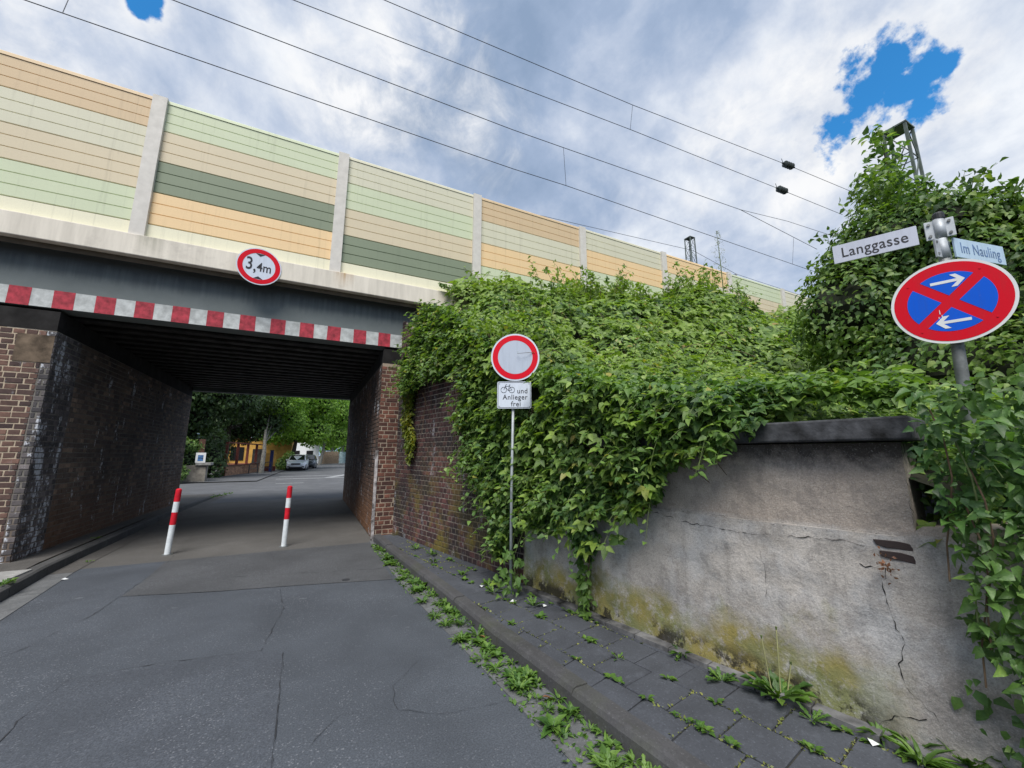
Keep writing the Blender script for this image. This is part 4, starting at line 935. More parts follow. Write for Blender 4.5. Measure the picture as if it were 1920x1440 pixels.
# ------------------------------------------------------------------ ivy clad tree and lattice mast behind it
def crown(parent, blobs_, n, m, sz, tpl, drip=0., shell=.55, name='crown', core=None, near=0):
    PP, NN = [], []
    wts = np.array([a[3] * a[4] * a[5] for a in blobs_]) ** .67; wts /= wts.sum()
    for (cx, cy, cz, rx, ry, rz), q in zip(blobs_, wts):
        k = int(n * q); u = rnd_unit(k); rad = RNG.uniform(shell, 1., k) ** .6
        pz = u * np.array([rx, ry, rz]); ns = fbm(pz + np.array([cx, cy, cz]), 1.6 / max(.6, rx) * 1.2, 3)
        p = np.array([cx, cy, cz]) + pz * (rad * (.72 + .56 * ns))[:, None]; p[:, 2] -= drip * RNG.uniform(0, 1, k) ** 2
        keep = vnoise(p, 2.6 / max(.6, rx) * 1.5) > .16; PP.append(p[keep]); NN.append(u[keep])
    P = np.concatenate(PP); Nn = np.concatenate(NN); k = len(P)
    nn = Nn * .8 + np.array([0, 0, .45]) + rnd_unit(k) * .6; tip = np.array([0, 0, -.7]) + rnd_unit(k) * .7 + Nn * .3
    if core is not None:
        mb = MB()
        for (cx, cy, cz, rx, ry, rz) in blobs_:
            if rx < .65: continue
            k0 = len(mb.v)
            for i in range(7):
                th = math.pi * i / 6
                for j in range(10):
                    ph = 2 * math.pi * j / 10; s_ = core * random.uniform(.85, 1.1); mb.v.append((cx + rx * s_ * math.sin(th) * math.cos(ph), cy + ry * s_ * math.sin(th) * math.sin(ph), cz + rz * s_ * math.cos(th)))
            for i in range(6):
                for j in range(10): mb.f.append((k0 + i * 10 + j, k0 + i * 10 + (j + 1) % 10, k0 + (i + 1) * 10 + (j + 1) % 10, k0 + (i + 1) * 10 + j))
        mb.build('shade_core', simple('shade_core', (.012, .016, .007), .95), parent, kind='stuff')  # solid core added in each crown, inner shade put into its near-black colour
    foliage(parent, P, nn, tip, RNG.uniform(sz[0], sz[1], k), tpl, m, near=near, stuffname=name)
def azp(az, r, z): a = math.radians(az); return (r * math.sin(a), r * math.cos(a), z)
it = thing('ivy_clad_tree', 'tall rounded ivy clad tree behind the street name sign at the right', 'tree', azp(74, 8.6, 1.6))
bs_ = []
for (az, r, z, rx, rz) in ((72.6, 9.2, 6.05, .42, .55), (73.6, 8.8, 5.45, .55, .45), (78.5, 8.8, 4.8, .7, .45), (76.2, 8.8, 5.05, .6, .4), (68.6, 8.3, 3.9, .85, .9), (69.6, 8.5, 4.6, .7, .7), (76, 8.6, 4.9, .9, .7), (70.5, 8.6, 3.6, 1.05, 1.45), (72.5, 8.6, 4.9, .85, .75), (77, 8.8, 4.0, 1.2, 1.3), (82, 8.8, 3.5, 1.4, 1.35), (88, 8.6, 3.4, 1.5, 1.4), (69.5, 8.4, 2.7, .9, .9), (75, 8.0, 2.6, 1.2, 1.1), (81, 7.8, 2.3, 1.3, 1.1)):
    c = azp(az, r, z); bs_.append((c[0], c[1], c[2], rx, rx, rz))
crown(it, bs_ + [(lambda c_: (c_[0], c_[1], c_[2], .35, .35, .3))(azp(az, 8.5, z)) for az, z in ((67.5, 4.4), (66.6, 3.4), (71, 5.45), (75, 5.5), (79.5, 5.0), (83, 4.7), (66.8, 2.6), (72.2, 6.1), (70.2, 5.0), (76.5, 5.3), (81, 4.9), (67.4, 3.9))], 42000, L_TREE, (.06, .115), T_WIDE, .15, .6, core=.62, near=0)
MB().tube([azp(74, 8.6, 1.4), azp(74, 8.6, 3), azp(73.5, 8.6, 4.6)], [.16, .12, .05], 8).build('trunk', M_BARKD, it)
lp = []
for i in range(60):
    az = random.uniform(67, 86); top = float(np.interp(az, [66, 70, 73, 78, 86], [3.6, 5.0, 5.6, 5.1, 4.6])); c = Vector(azp(az, 8.5, top - .15)); d = Vector((random.uniform(-1, .6), random.uniform(-.5, .5), random.uniform(.2, 1.3)))
    lp += cane(it, c, d, random.uniform(.35, .9), 8, droop=.8, r=.005)
lp = np.array(lp); foliage(it, lp, rnd_unit(len(lp)) + np.array([0, 0, .6]), rnd_unit(len(lp)), RNG.uniform(.08, .12, len(lp)), T_WIDE, L_TREE, stuffname='twig_foliage')

def mast(name, label, base, w0, h, m=M_MAST, bays=10, group=None):
    t = thing(name, label, 'mast', base, group); b = Vector(base); co = [(-1, -1), (1, -1), (1, 1), (-1, 1)]
    wtop = w0 * .72
    def P(k, z): f = z / h; ww2 = w0 + (wtop - w0) * f; return b + Vector((co[k][0] * ww2 / 2, co[k][1] * ww2 / 2, z))
    for k in range(4): MB().obox((P(k, 0) + P(k, h)) / 2, (1, 0, 0), (0, 1, 0), (P(k, h) - P(k, 0)).normalized(), .022, .022, h / 2).build('leg', m, t)
    for k in range(4):
        mb = MB()
        for i in range(bays):
            z0, z1 = h * i / bays, h * (i + 1) / bays; a, c = P(k, z0), P((k + 1) % 4, z1)
            if i % 2: a, c = P((k + 1) % 4, z0), P(k, z1)
            mb.tube([a, c], .011, 4); mb.tube([P(k, z1), P((k + 1) % 4, z1)], .010, 4)
        mb.build('bracing', m, t)
    MB().box(b.x - wtop / 2 - .03, b.x + wtop / 2 + .03, b.y - wtop / 2 - .03, b.y + wtop / 2 + .03, b.z + h, b.z + h + .03).build('top_plate', m, t)
    return t
mb_ = azp(74.6, 10.0, 1.5)
m1 = mast('lattice_mast', 'green steel lattice mast rising out of the ivy clad tree', mb_, .44, 6.25)
vl = []
for k in range(520):
    z = random.uniform(4., 7.7); s_ = .26 * (1 - (z - 4.) / 4.6) + .05; c = azp(74.6 - 1.5 * max(0, (z - 4) / 3.7) , 9.7, z); vl.append((c[0] + random.gauss(-.05, s_), c[1] + random.gauss(.02, s_), z))
vm = thing('climbing_vine', 'vine climbing the left side of the green lattice mast', 'vine', azp(74, 9.7, 4))
shoots(vm, np.array(vl), (-.5, -.3, .2), 46, L_CREEP, (.3, .7), (.08, .13), 7)
MB().tube([azp(74, 9.75, 3.), azp(73.6, 9.7, 5.5), azp(73.2, 9.7, 7.6)], [.03, .02, .006], 6).build('stem', M_STEM, vm)
foliage(vm, np.array(vl), rnd_unit(520) + np.array([-.3, -.4, .5]), rnd_unit(520) + np.array([0, 0, -.6]), RNG.uniform(.10, .17, 520), T_WIDE, L_CREEP)
m2 = mast('lattice_mast', 'small distant lattice mast standing behind the noise barrier', (18.5, 14.2, 4.9), .50, 8.9, bays=16)

# ------------------------------------------------------------------ overhead wires
def wire(name, label, pts, r=.011, group='overhead railway wires'):
    c = bpy.data.curves.new(name, 'CURVE'); m = MB(); m.tube(pts, r, 5)
    t = m.build(name, M_WIRE, None, label=label, category='wire', group=group); return t
def lerpline(a, b, sag, n=14, ext=0):
    a, b = Vector(a), Vector(b); return [a.lerp(b, i / n) - Vector((0, 0, sag * 4 * (i / n) * (1 - i / n))) for i in range(n + 1)]
wire('contact_wire', 'lowest long overhead wire crossing the sky just above the barrier', [(-20, 10.55, 10.8), (-5.46, 10.42, 10.8), (5.18, 10.31, 10.8), (7.2, 10.22, 10.8), (21.0, 10.06, 10.8), (45, 9.7, 10.8)])
wire('carrying_wire', 'second overhead wire joined to the lowest one by thin droppers', [(-20, 10.7, 12.3), (-3.7, 10.27, 12.02), (5.05, 10.08, 12.02), (7., 9.98, 12.02), (15.6, 9.40, 11.9), (21.5, 9.45, 11.55)])
wire('branch_wire', 'thin wire forking from the second overhead wire near the trees', [(15.6, 9.40, 11.9), (18.3, 9.0, 11.9), (26., 8.2, 11.7)], .009)
wire('feeder_wire', 'third overhead wire carrying the lower insulator', [(-20, 11.2, 14), (-1.39, 10.73, 14), (5.15, 10.3, 14), (10.1, 9.95, 14), (19.1, 9.45, 14), (24., 9.2, 14)])
wire('feeder_wire', 'topmost overhead wire carrying the upper insulator', [(-20, 11.2, 15.2), (.92, 10.38, 15), (5.07, 10.13, 15), (10.16, 9.81, 15), (19.05, 9.02, 15), (25., 8.6, 15)])
wire('far_wire', 'faint wire skimming along the top edge of the noise barrier', [(0, 13.5, 11.2), (6.2, 13.93, 12.), (16.9, 12.82, 12.), (19.6, 12.4, 11.1), (30, 12.2, 10.8)], .010)
def dropper(a, b, lab): MB().tube([a, b], .007, 4).build('dropper', M_WIRE, None, label=lab, category='wire', group='droppers between the overhead wires')
dropper((6.98, 9.98, 12.02), (7.2, 10.2, 10.8), 'thin dropper between the two lowest overhead wires')
dropper((-5.2, 10.3, 12.1), (-5.4, 10.42, 10.8), 'thin dropper at the top left corner of the sky')
dropper((10.16, 9.81, 15), (10.1, 9.95, 14), 'thin dropper between the two topmost overhead wires')
dropper((19.5, 9.42, 11.65), (20.4, 10.06, 10.8), 'thin slanted dropper beside the ivy clad tree')
for (c, d, lab) in (((19.05, 9.02, 15), (1, -.09, 0), 'dark ribbed insulator on the topmost overhead wire'), ((19.1, 9.45, 14), (1, -.05, 0), 'dark ribbed insulator on the third overhead wire')):
    t = thing('insulator', lab, 'insulator', c, 'insulators on the overhead wires'); d = Vector(d).normalized(); c = Vector(c)
    for k in range(4):
        q = c + d * (k - 1.5) * .15; MB().tube([q - d * .05, q - d * .012, q + d * .022, q + d * .05], [.05, .15, .14, .05], 12).build('shed', M_INS, t)
    MB().tube([c - d * .42, c + d * .42], .04, 6).build('core', M_INS, t)
    for s_ in (-1, 1): MB().tube([c + d * .36 * s_, c + d * .44 * s_ + Vector((0, 0, .22))], .012, 4).build('horn', M_WIRE, t)
ta = thing('registration_arm', 'small dark steady arm sticking up behind the noise barrier', 'cantilever', (19.6, 12.4, 9.5))
MB().tube([(19.0, 12.2, 9.6), (19.6, 12.4, 11.1)], .04, 5).build('tube', M_WIRE, ta); MB().tube([(17.4, 12.3, 10.3), (19.6, 12.4, 11.1)], .015, 4).build('stay', M_WIRE, ta)

# ------------------------------------------------------------------ signs
def disc(c, n, r0, r1, d0, d1, seg=72, up=Vector((0, 0, 1))):
    """ring or disc facing n between offsets d0,d1"""
    n = Vector(n).normalized(); u = up.cross(n).normalized(); v_ = n.cross(u); m = MB(); c = Vector(c)
    R = lambda r, th, d: c + u * r * math.cos(th) + v_ * r * math.sin(th) + n * d
    th = [2 * math.pi * i / seg for i in range(seg)]
    if r0 <= 0:
        m.add([R(r1, t, d0) for t in th] + [R(r1, t, d1) for t in th], [tuple(range(seg))[::-1], tuple(range(seg, 2 * seg))] + [(i, (i + 1) % seg, seg + (i + 1) % seg, seg + i) for i in range(seg)])
    else:
        m.add([R(r1, t, d0) for t in th] + [R(r1, t, d1) for t in th] + [R(r0, t, d1) for t in th] + [R(r0, t, d0) for t in th],
              [f for i in range(seg) for j in [(i + 1) % seg] for f in ((i, j, seg + j, seg + i), (seg + i, seg + j, 2 * seg + j, 2 * seg + i), (2 * seg + i, 2 * seg + j, 3 * seg + j, 3 * seg + i))])
    return m
def sframe(n): n = Vector(n).normalized(); u = Vector((0, 0, 1)).cross(n).normalized(); return u, n.cross(u), n
def text(body, c, n, size, m, parent, name='lettering', sx=1., bold=.0, spacing=1., u=None):
    cu = bpy.data.curves.new(name, 'FONT'); cu.body = body; cu.size = size; cu.align_x = 'CENTER'; cu.align_y = 'CENTER'; cu.extrude = .0006; cu.offset = bold * .35; cu.space_character = spacing
    o = bpy.data.objects.new(name, cu); COL.objects.link(o); bpy.context.view_layer.update()
    me = bpy.data.meshes.new_from_object(o.evaluated_get(bpy.context.evaluated_depsgraph_get())); bpy.data.objects.remove(o)
    uu, vv, nn = sframe(n)
    if u is not None: uu = Vector(u).normalized(); vv = nn.cross(uu)
    c = Vector(c)
    for v_ in me.vertices: q = v_.co.copy(); p = c + uu * q.x * sx + vv * q.y + nn * q.z; v_.co = p
    return obj(name, me, m, parent)
def poly(parent, name, pts, c, n, d, m, u=None, thick=.0012):
    uu, vv, nn = sframe(n); 
    if u is not None: uu = Vector(u).normalized(); vv = nn.cross(uu)
    c = Vector(c); return MB().prism(pts, lambda x, y_, s_: c + uu * x + vv * y_ + nn * (d + thick * s_)).build(name, m, parent)

# 3,4 m height limit sign
hs = thing('height_limit_sign', 'round red ringed height limit sign reading 3,4m on the bridge edge', 'sign', (-1.075, 7.98, 4.9385))
c = Vector((-1.075, 7.975, 4.9385)); n = Vector((.13, -1, 0)).normalized(); up = Vector((0, 0, 1)); uR = sframe(n)[0]
R0 = .345
disc(c, n, 0, R0, -.004, 0).build('plate', M_SIGNW, hs); disc(c, n, R0 * .72, R0 * .945, .0005, .0025).build('red_ring', M_RED, hs)
text('3', c + uR * -.150 + up * .016 + n * .0025, n, .33, M_BLACK, hs, sx=.72, bold=.008)
text(',', c + uR * -.066 + up * -.012 + n * .0025, n, .30, M_BLACK, hs, sx=.8, bold=.008)
text('4m', c + uR * .078 + up * -.018 + n * .0025, n, .235, M_BLACK, hs, sx=.76, bold=.008)
for s_ in (1, -1): poly(hs, 'arrow_mark', [(-.072, .238 * s_), (.072, .238 * s_), (.0, .188 * s_)][::s_], c, n, .0025, M_BLACK)
MB().box(-1.12, -1.03, 7.985, 8.03, 4.82, 5.05).build('bracket', M_GALV, hs)

# no entry for vehicles with bicycle plate
pb = Vector((2.057, 4.145, PZ))
ns = thing('no_entry_sign', 'round red ringed white no vehicles sign on a thin galvanised pole beside the wing wall', 'sign', pb)
MB().tube([pb + Vector((0, 0, -.05)), pb + Vector((.012, -.005, 1.2)), pb + Vector((.045, -.022, 2.95))], .0165, 12).build('pole', M_GALV, ns, smooth=True)
MB().tube([pb, pb + Vector((0, 0, .03))], .04, 10).build('pole_foot', M_GALVD, ns)
cn = Vector((-.457, -.889, 0)).normalized(); c = Vector((2.107, 4.12, 2.755)) + cn * .045; uR, vU, _ = sframe(cn)
disc(c, cn, 0, .287, -.002, 0).build('plate', M_SIGNW, ns); disc(c, cn, .205, .268, .0006, .0024).build('red_ring', M_RED, ns); disc(c, cn, 0, .203, .0006, .0018).build('grey_field', M_SIGNG, ns)
c2 = Vector((2.098, 4.13, 2.303)) + cn * .045
def rrect(w2, h2, r, k=5):
    P = []
    for (sx, sy, a0) in ((1, 1, 0), (-1, 1, 90), (-1, -1, 180), (1, -1, 270)):
        for i in range(k + 1): a = math.radians(a0 + 90 * i / k); P.append((sx * (w2 - r) + r * math.cos(a), sy * (h2 - r) + r * math.sin(a)))
    return P
tw, th_ = .198, .158
poly(ns, 'lower_plate', rrect(tw, th_, .02), c2, cn, -.002, M_SIGNW, thick=.002)
def rframe(w2, h2, r, t):
    a, b = rrect(w2, h2, r), rrect(w2 - t, h2 - t, max(.002, r - t)); k = len(a); m = MB()
    P = [c2 + uR * x + vU * y_ + cn * .0012 for x, y_ in a + b]; m.add(P, [(i, (i + 1) % k, k + (i + 1) % k, k + i) for i in range(k)]); return m
rframe(tw - .008, th_ - .008, .016, .005).build('black_border', M_BLACK, ns)
text('und', c2 + uR * .095 + vU * .045 + cn * .0012, cn, .083, M_BLACK, ns, sx=.95, bold=.0012, spacing=1.08)
text('Anlieger', c2 + uR * .01 + vU * -.028 + cn * .0012, cn, .083, M_BLACK, ns, sx=.95, bold=.0012, spacing=1.08)
text('frei', c2 + uR * .02 + vU * -.108 + cn * .0012, cn, .083, M_BLACK, ns, sx=.95, bold=.0012, spacing=1.08)
bk = MB(); bc = c2 + uR * -.075 + vU * .06 + cn * .002
B = lambda x, y_: bc + uR * x + vU * y_
for sx in (-1, 1): bk.tube([B(sx * .047 + .033 * math.cos(a), .033 * math.sin(a)) for a in np.linspace(0, 2 * math.pi, 25)], .0022, 4, False)
for a, b in (((-.047, 0), (-.022, .062)), ((-.030, .045), (.022, .045)), ((.022, .045), (.047, 0)), ((-.030, .045), (.003, -.006)), ((.003, -.006), (.022, .058)), ((.003, -.006), (.047, 0)), ((-.022, .062), (-.008, .066)), ((.012, .06), (.032, .06))): bk.tube([B(*a), B(*b)], .0021, 4)
bk.build('bicycle_symbol', M_BLACK, ns)
for sx in (-1, 1):
    for sy in (-1, 1): MB().tube([c2 + uR * sx * .172 + vU * sy * .132, c2 + uR * sx * .172 + vU * sy * .132 + cn * .003], .005, 8).build('rivet', M_GALVD, ns)
for z in (2.60, 2.92, 2.25): MB().obox(Vector((2.10, 4.128, z)) + cn * .02, uR, (0, 0, 1), cn, .03, .012, .022).build('clamp', M_GALV, ns)

tq = [Vector(q) for q in ((3.0, 4.5, 2.72), (2.7, 4.2, 2.80), (2.4, 3.98, 2.82), (2.2, 3.98, 2.80), (2.08, 4.02, 2.785))]
MB().tube(tq, [.006, .005, .004, .003, .002], 5).build('cane', M_STEM, wc)
ql = np.array([tuple(tq[1].lerp(tq[2], f)) for f in (0, .3, .6, .9)] + [tuple(tq[2].lerp(tq[3], f)) for f in (.2, .5)] + [tuple(tq[4])]); ql[:, 2] += .01
obj('cane_leaves', leaf_mesh('cane_leaves', ql, rnd_unit(7) * .5 + np.array([-.4, -.6, .5]), rnd_unit(7) + np.array([-.4, 0, .2]), np.array([.09, .08, .08, .07, .05, .04, .03]), T_TRI), L_YEL, wc)
# no stopping sign with street name plates
pp = Vector((3.98, 1.0, 1.2)); st = thing('no_stopping_sign', 'round blue no stopping sign with red cross and white arrows under the street name plates', 'sign', pp)
MB().tube([(4.02, 1.06, .9), (3.985, 1.01, 2.3), (3.985, .975, 3.36)], [.036, .034, .028], 16).build('pole', M_GALVD, st, smooth=True)
sn = Vector((-.955, -.297, 0)).normalized(); c = Vector((3.975, 1.0, 2.675)) + sn * .055; uR, vU, _ = sframe(sn)
disc(c, sn, 0, .300, -.003, 0).build('plate', M_WHITE, st); disc(c, sn, 0, .283, .0006, .0015).build('red_field', M_RED, st)
def sector(k, r=.213, g=.030):
    a0 = math.pi / 4 + k * math.pi / 2; da = math.asin(g / r); P = []
    for i in range(19): a = a0 + da + (math.pi / 2 - 2 * da) * i / 18; P.append((r * math.cos(a), r * math.sin(a)))
    am = a0 + math.pi / 4; P.append((g * math.sqrt(2) * math.cos(am), g * math.sqrt(2) * math.sin(am))); return P
for k in range(4): poly(st, 'blue_field', sector(k), c, sn, .0016, M_BLUE)
arw = [(-.085, -.010), (.045, -.010), (.013, -.045), (.042, -.045), (.082, 0), (.042, .045), (.013, .045), (.045, .010), (-.085, .010)]
poly(st, 'white_arrow', [(x + .005, y_ + .145) for x, y_ in arw], c, sn, .003, M_WHITE)
poly(st, 'white_arrow', [(-x - .005, y_ - .145) for x, y_ in arw][::-1], c, sn, .003, M_WHITE)
for k_, (x_, y_, l_) in enumerate(((-.062, -.08, .03), (-.054, -.105, .018), (-.066, -.135, .022), (-.058, -.175, .014), (-.07, -.11, .01))): poly(st, 'scratch', [(x_, y_), (x_ + .005, y_ - .002), (x_ + .004, y_ + l_), (x_ + .001, y_ + l_ * .9)], c, sn, .0034, M_WHITE, thick=.0004)
for a in (50, 140, 320, 230): q = c + (uR * math.cos(math.radians(a)) + vU * math.sin(math.radians(a))) * .25; MB().tube([q, q + sn * .004], .006, 8).build('rivet', M_RED, st)
lp_ = thing('street_name_plate', 'upper white street name plate reading Langgasse on the sign pole', 'street sign', (3.97, 1.0, 3.2), 'street name plates on the sign pole')
u = Vector((-.43, .90, 0)).normalized(); nrm = Vector((-u.y, u.x, 0)); nrm = nrm if nrm.dot(-pp) > 0 else -nrm
z0, z1 = 3.158, 3.312
def plate(parent, a, b, z0, z1, m):
    a, b = Vector(a), Vector(b); uu = (b - a).normalized(); nn = Vector((-uu.y, uu.x, 0)); nn = nn if nn.dot(Vector((-a.x, -a.y, 0))) > 0 else -nn
    cc = (a + b) / 2; cc.z = (z0 + z1) / 2; MB().obox(cc, uu, (0, 0, 1), nn, (b - a).length / 2, (z1 - z0) / 2, .006).build('plate', m, parent, bev=.002); return cc, nn
cc, nn = plate(lp_, (3.94, 1.085, 0), (3.735, 1.535, 0), z0, z1, M_PLATE)
text('Langgasse', cc + nn * .0068, nn, .118, M_BLACK, lp_, sx=.80, bold=.0022, spacing=1.06)
np_ = thing('street_name_plate', 'lower pale blue street name plate reading Im Nauling on the sign pole', 'street sign', (4.0, .95, 3.1), 'street name plates on the sign pole')
cc2, nn2 = plate(np_, (4.03, .94, 0), (4.55, .825, 0), 3.012, 3.162, M_PLATE2)
text('Im Nauling', cc2 + nn2 * .0068, nn2, .118, M_LETB, np_, sx=.78, bold=.0018, spacing=1.06)
def sleeve(parent, z0, z1, c, plate_dir):
    MB().tube([(c[0], c[1], z0), (c[0], c[1], z1)], .0315, 18).build('sleeve', M_GALV, parent, smooth=True)
    for s_ in (-1, 1):
        d = Vector(plate_dir).normalized(); q = Vector((c[0], c[1], (z0 + z1) / 2)) + d * .052 * s_
        f = MB().obox(q, d, (0, 0, 1), d.cross(Vector((0, 0, 1))), .024, (z1 - z0) / 2 - .004, .007).build('flange', M_GALV, parent, bev=.002)
        for zz_ in (z0 + .03, z1 - .03): q2 = Vector((q.x, q.y, zz_)); nn_ = Vector((-.96, -.27, 0)); MB().tube([q2, q2 + nn_ * .018], .010, 6).build('bolt', M_GALVD, parent)
sleeve(lp_, 3.165, 3.315, (3.985, .98), u); sleeve(np_, 3.01, 3.160, (3.983, .985), (1, -.22, 0))
MB().tube([(3.985, .975, 3.316), (3.985, .975, 3.352), (3.985, .975, 3.366)], [.033, .033, .024], 16).build('pole_cap', M_RUBBER, st)

# ------------------------------------------------------------------ bollards
def bollard(base, lean, label, h=1.03):
    t = thing('bollard', label, 'bollard', base, 'red and white bollards in front of the underpass'); b = Vector(base); d = Vector((lean[0], lean[1], 1)).normalized(); r = .042
    P = lambda z: b + d * z
    for z0, z1, m, nm in ((0, .47, M_WHB, 'white_band'), (.47, .67, M_REDB, 'red_band'), (.67, .84, M_WHB, 'white_band'), (.84, 1.03, M_REDB, 'red_band')):
        MB().tube([P(z0 + .0005), P(z1 - .0005)], r, 20).build(nm, m, t, smooth=False)
    MB().tube([P(1.03), P(1.045), P(1.055)], [.042, .036, .018], 20).build('top_cap', M_REDB, t)
    MB().tube([b + Vector((0, 0, 0)), b + Vector((0, 0, .012))], .075, 16).build('base_ring', M_GALVD, t)
bollard((-1.88, 8.68, 0) if 0 else (-1.965, 8.70, 0), (.035, 0), 'left red and white bollard with a scuffed top band, nearer the footway')
bollard((-.29, 8.52, 0), (.012, 0), 'right red and white bollard standing in the middle of the lane')

# ------------------------------------------------------------------ weeds
def weed(loc, r, n, label, name='gutter_weed', group='weeds along the right kerb', up=.5, m=None, lobes=1.2, cat='weed', tpl=None, extra_leaf=True):
    t = thing(name, label, cat, loc, group); P = []; Nn = []; T = []
    for i in range(n):
        a = random.uniform(0, 2 * math.pi); el = random.uniform(.12, up); d = Vector((math.cos(a), math.sin(a), el)).normalized()
        P.append((loc[0] + d.x * .01, loc[1] + d.y * .01, loc[2] + .004)); T.append(tuple(d)); Nn.append((-d.x * el, -d.y * el, 1.))
    P, Nn, T = map(np.array, (P, Nn, T)); S_ = RNG.uniform(.45, 1.1, n) * r
    me = leaf_mesh('rosette', P, Nn + rnd_unit(n) * .15, T, S_, tpl or T_LOBE); obj('leaves', me, m or L_WEED, t); return t
def lobed():
    V = [(0, 0, 0)]; F = []; k = 5
    L = [(.03, .15), (.09, .32), (.05, .40), (.14, .58), (.08, .68), (.12, .86)]
    V += [(0, .5, .10), (0, 1.0, -.02)]
    idx = len(V); 
    for x, y_ in L: V.append((-x, y_, .03 + y_ * .1))
    for x, y_ in L: V.append((x, y_, .03 + y_ * .1))
    for s_, b in ((0, idx), (1, idx + 6)):
        ch = [0] + [b + i for i in range(6)] + [2]
        for i in range(len(ch) - 1):
            f = (ch[i], ch[i + 1], 1); F.append(f if s_ else f[::-1])
    return np.array(V), F
T_LOBE = lobed(); T_LONG = leaflet(.10, 1., .03, .25)
rw_ = random.Random(5)
for i in range(210):
    yy = 8.6 * rw_.random() ** 1.35 - .9
    a, b = ip(yy, GR), ip(yy, KR); xx = a + (b - a) * rw_.uniform(.25, 1.02)
    if 3.3 < yy < 6.8: xx = a + (b - a) * rw_.uniform(.05, 1.0)
    weed((xx, yy, .008), rw_.uniform(.05, .11), rw_.randint(14, 26), 'small green weed in the gutter ' + ('near the bottom edge of the picture' if yy < 1.9 else 'beside the feet of the near kerb stones' if yy < 3.3 else 'beside the kerb in front of the thin sign pole' if yy < 5.2 else 'beside the kerb in front of the wing wall'), up=rw_.uniform(.6, 1.8), tpl=(T_LOBE, T_LONG, T_LEAF, T_LONG)[i % 4])
grp = 'small weeds in the footway joints'
for i in range(64):
    a = rw_.uniform(0, 1); yy = 1.1 + 6.6 * a ** 1.3; lo, hi = kx(yy), float(np.interp(yy, [p[0] for p in WL], [p[1] for p in WL])); xx = lo + (hi - lo) * rw_.random()
    q = Vector((xx, yy, 0)) - org; ru, rv_ = q.dot(u0), q.dot(v0); rv_ = round(rv_ / S) * S; p = org + u0 * ru + v0 * rv_
    if p.x > hi - .04 or p.x < lo: continue
    weed((p.x, p.y, PZ), rw_.uniform(.03, .07), rw_.randint(6, 11), 'tiny weed sprouting from a joint between footway slabs', 'joint_weed', grp, up=1., tpl=T_WIDE)
dd = weed((2.76, 1.76, PZ), .21, 46, 'big dandelion clump with two tall bare stalks at the foot of the concrete wall', 'dandelion', None, up=1.5, cat='dandelion')
for dx_, dy_, h in ((-.02, .06, .34), (.05, .0, .40), (.10, -.04, .2)):
    MB().tube([(2.76 + dx_ * .5, 1.76 + dy_ * .5, PZ), (2.76 + dx_, 1.76 + dy_, PZ + h)], .004, 5).build('stalk', simple('pale_stalk', (.30, .30, .14), .7), dd); MB().tube([(2.76 + dx_, 1.76 + dy_, PZ + h - .008), (2.76 + dx_, 1.76 + dy_, PZ + h + .012)], [.004, .008], 6).build('flower_head', M_STEMG, dd)
weed((2.68, 2.42, PZ), .13, 26, 'feathery grey green weed standing near the wall on the slabs', 'feathery_weed', None, up=2.2, tpl=T_LONG)
weed((2.62, 2.05, PZ), .11, 18, 'low leafy weed left of the dandelion clump', 'leafy_weed', None, up=1.)
weed((2.72, 1.55, PZ), .10, 16, 'low leafy weed in front of the dandelion clump', 'leafy_weed', None, up=1.)
weed((2.20, 2.6, PZ), .06, 12, 'small weed by the kerb end of the slabs', 'leafy_weed', None, up=1.)
for k, (x, y_) in enumerate(((2.89, 1.30), (2.93, 1.17), (2.84, 1.12), (3.0, 1.0), (3.08, .86))):
    weed((x, y_, PZ), .15, 26, ('grassy weed tuft at the right foot of the wall, first from the crack', 'second grassy weed tuft at the right foot of the wall', 'weed tuft on the slab edge nearest the road side of the wall end', 'leafy tuft below the broken end of the wall', 'leafy tuft under the vine right of the wall end')[k], 'weed_tuft', None, up=2.5, tpl=T_LONG if k < 3 else T_LOBE)
sp = thing('climbing_sprout', 'young creeper shoot with light green leaves winding up the foot of the thin sign pole', 'creeper', (2.06, 4.15, PZ))
P = []
for k in range(52):
    a = random.uniform(0, 6.28); h = random.random() ** 1.2 * .5; r = .04 + random.random() * .14; P.append((2.07 + r * math.cos(a), 4.13 + r * math.sin(a), PZ + .03 + h))
hangleaves(sp, np.array(P), (-.4, -.9, 0), L_CREEP, (.06, .10), T_WIDE, near=60)
MB().tube([(2.2, 4.2, PZ), (2.1, 4.12, .35), (2.08, 4.15, .6), (2.2, 4.25, .9)], .004, 5).build('stem', M_STEMG, sp)
for k, (x, y_) in enumerate(((2.0, 4.6), (1.85, 5.1), (1.95, 4.35), (2.15, 3.8), (1.7, 5.9), (1.66, 6.8), (1.78, 6.3))):
    weed((x, y_, PZ), random.uniform(.09, .14), 16, 'leafy weed on the dark footway in front of the wing wall', 'footway_weed', 'weeds in front of the wing wall', up=1.4)
weed((-3.05, 7.05, .13), .12, 24, 'green weed growing on the left kerb beside the pale slabs', 'kerb_weed', None, up=.9)
weed((-2.98, 6.5, .02), .10, 16, 'weed at the left picture edge below the left kerb', 'kerb_weed', None, up=.9)
weed((-2.88, 8.6, .01), .07, 10, 'tiny weed in the left gutter', 'kerb_weed', None, up=.8)
weed((-3.25, 9.9, .15), .08, 10, 'small weed on the left footway inside the underpass', 'kerb_weed', None, up=.8)
for k in range(5): weed((-3.1 + k * .08, 18.6 + k * .35, .03), .16, 12, 'grassy weed at the far end of the left kerb', 'kerb_weed', 'weeds at the far kerb end', up=1.2)
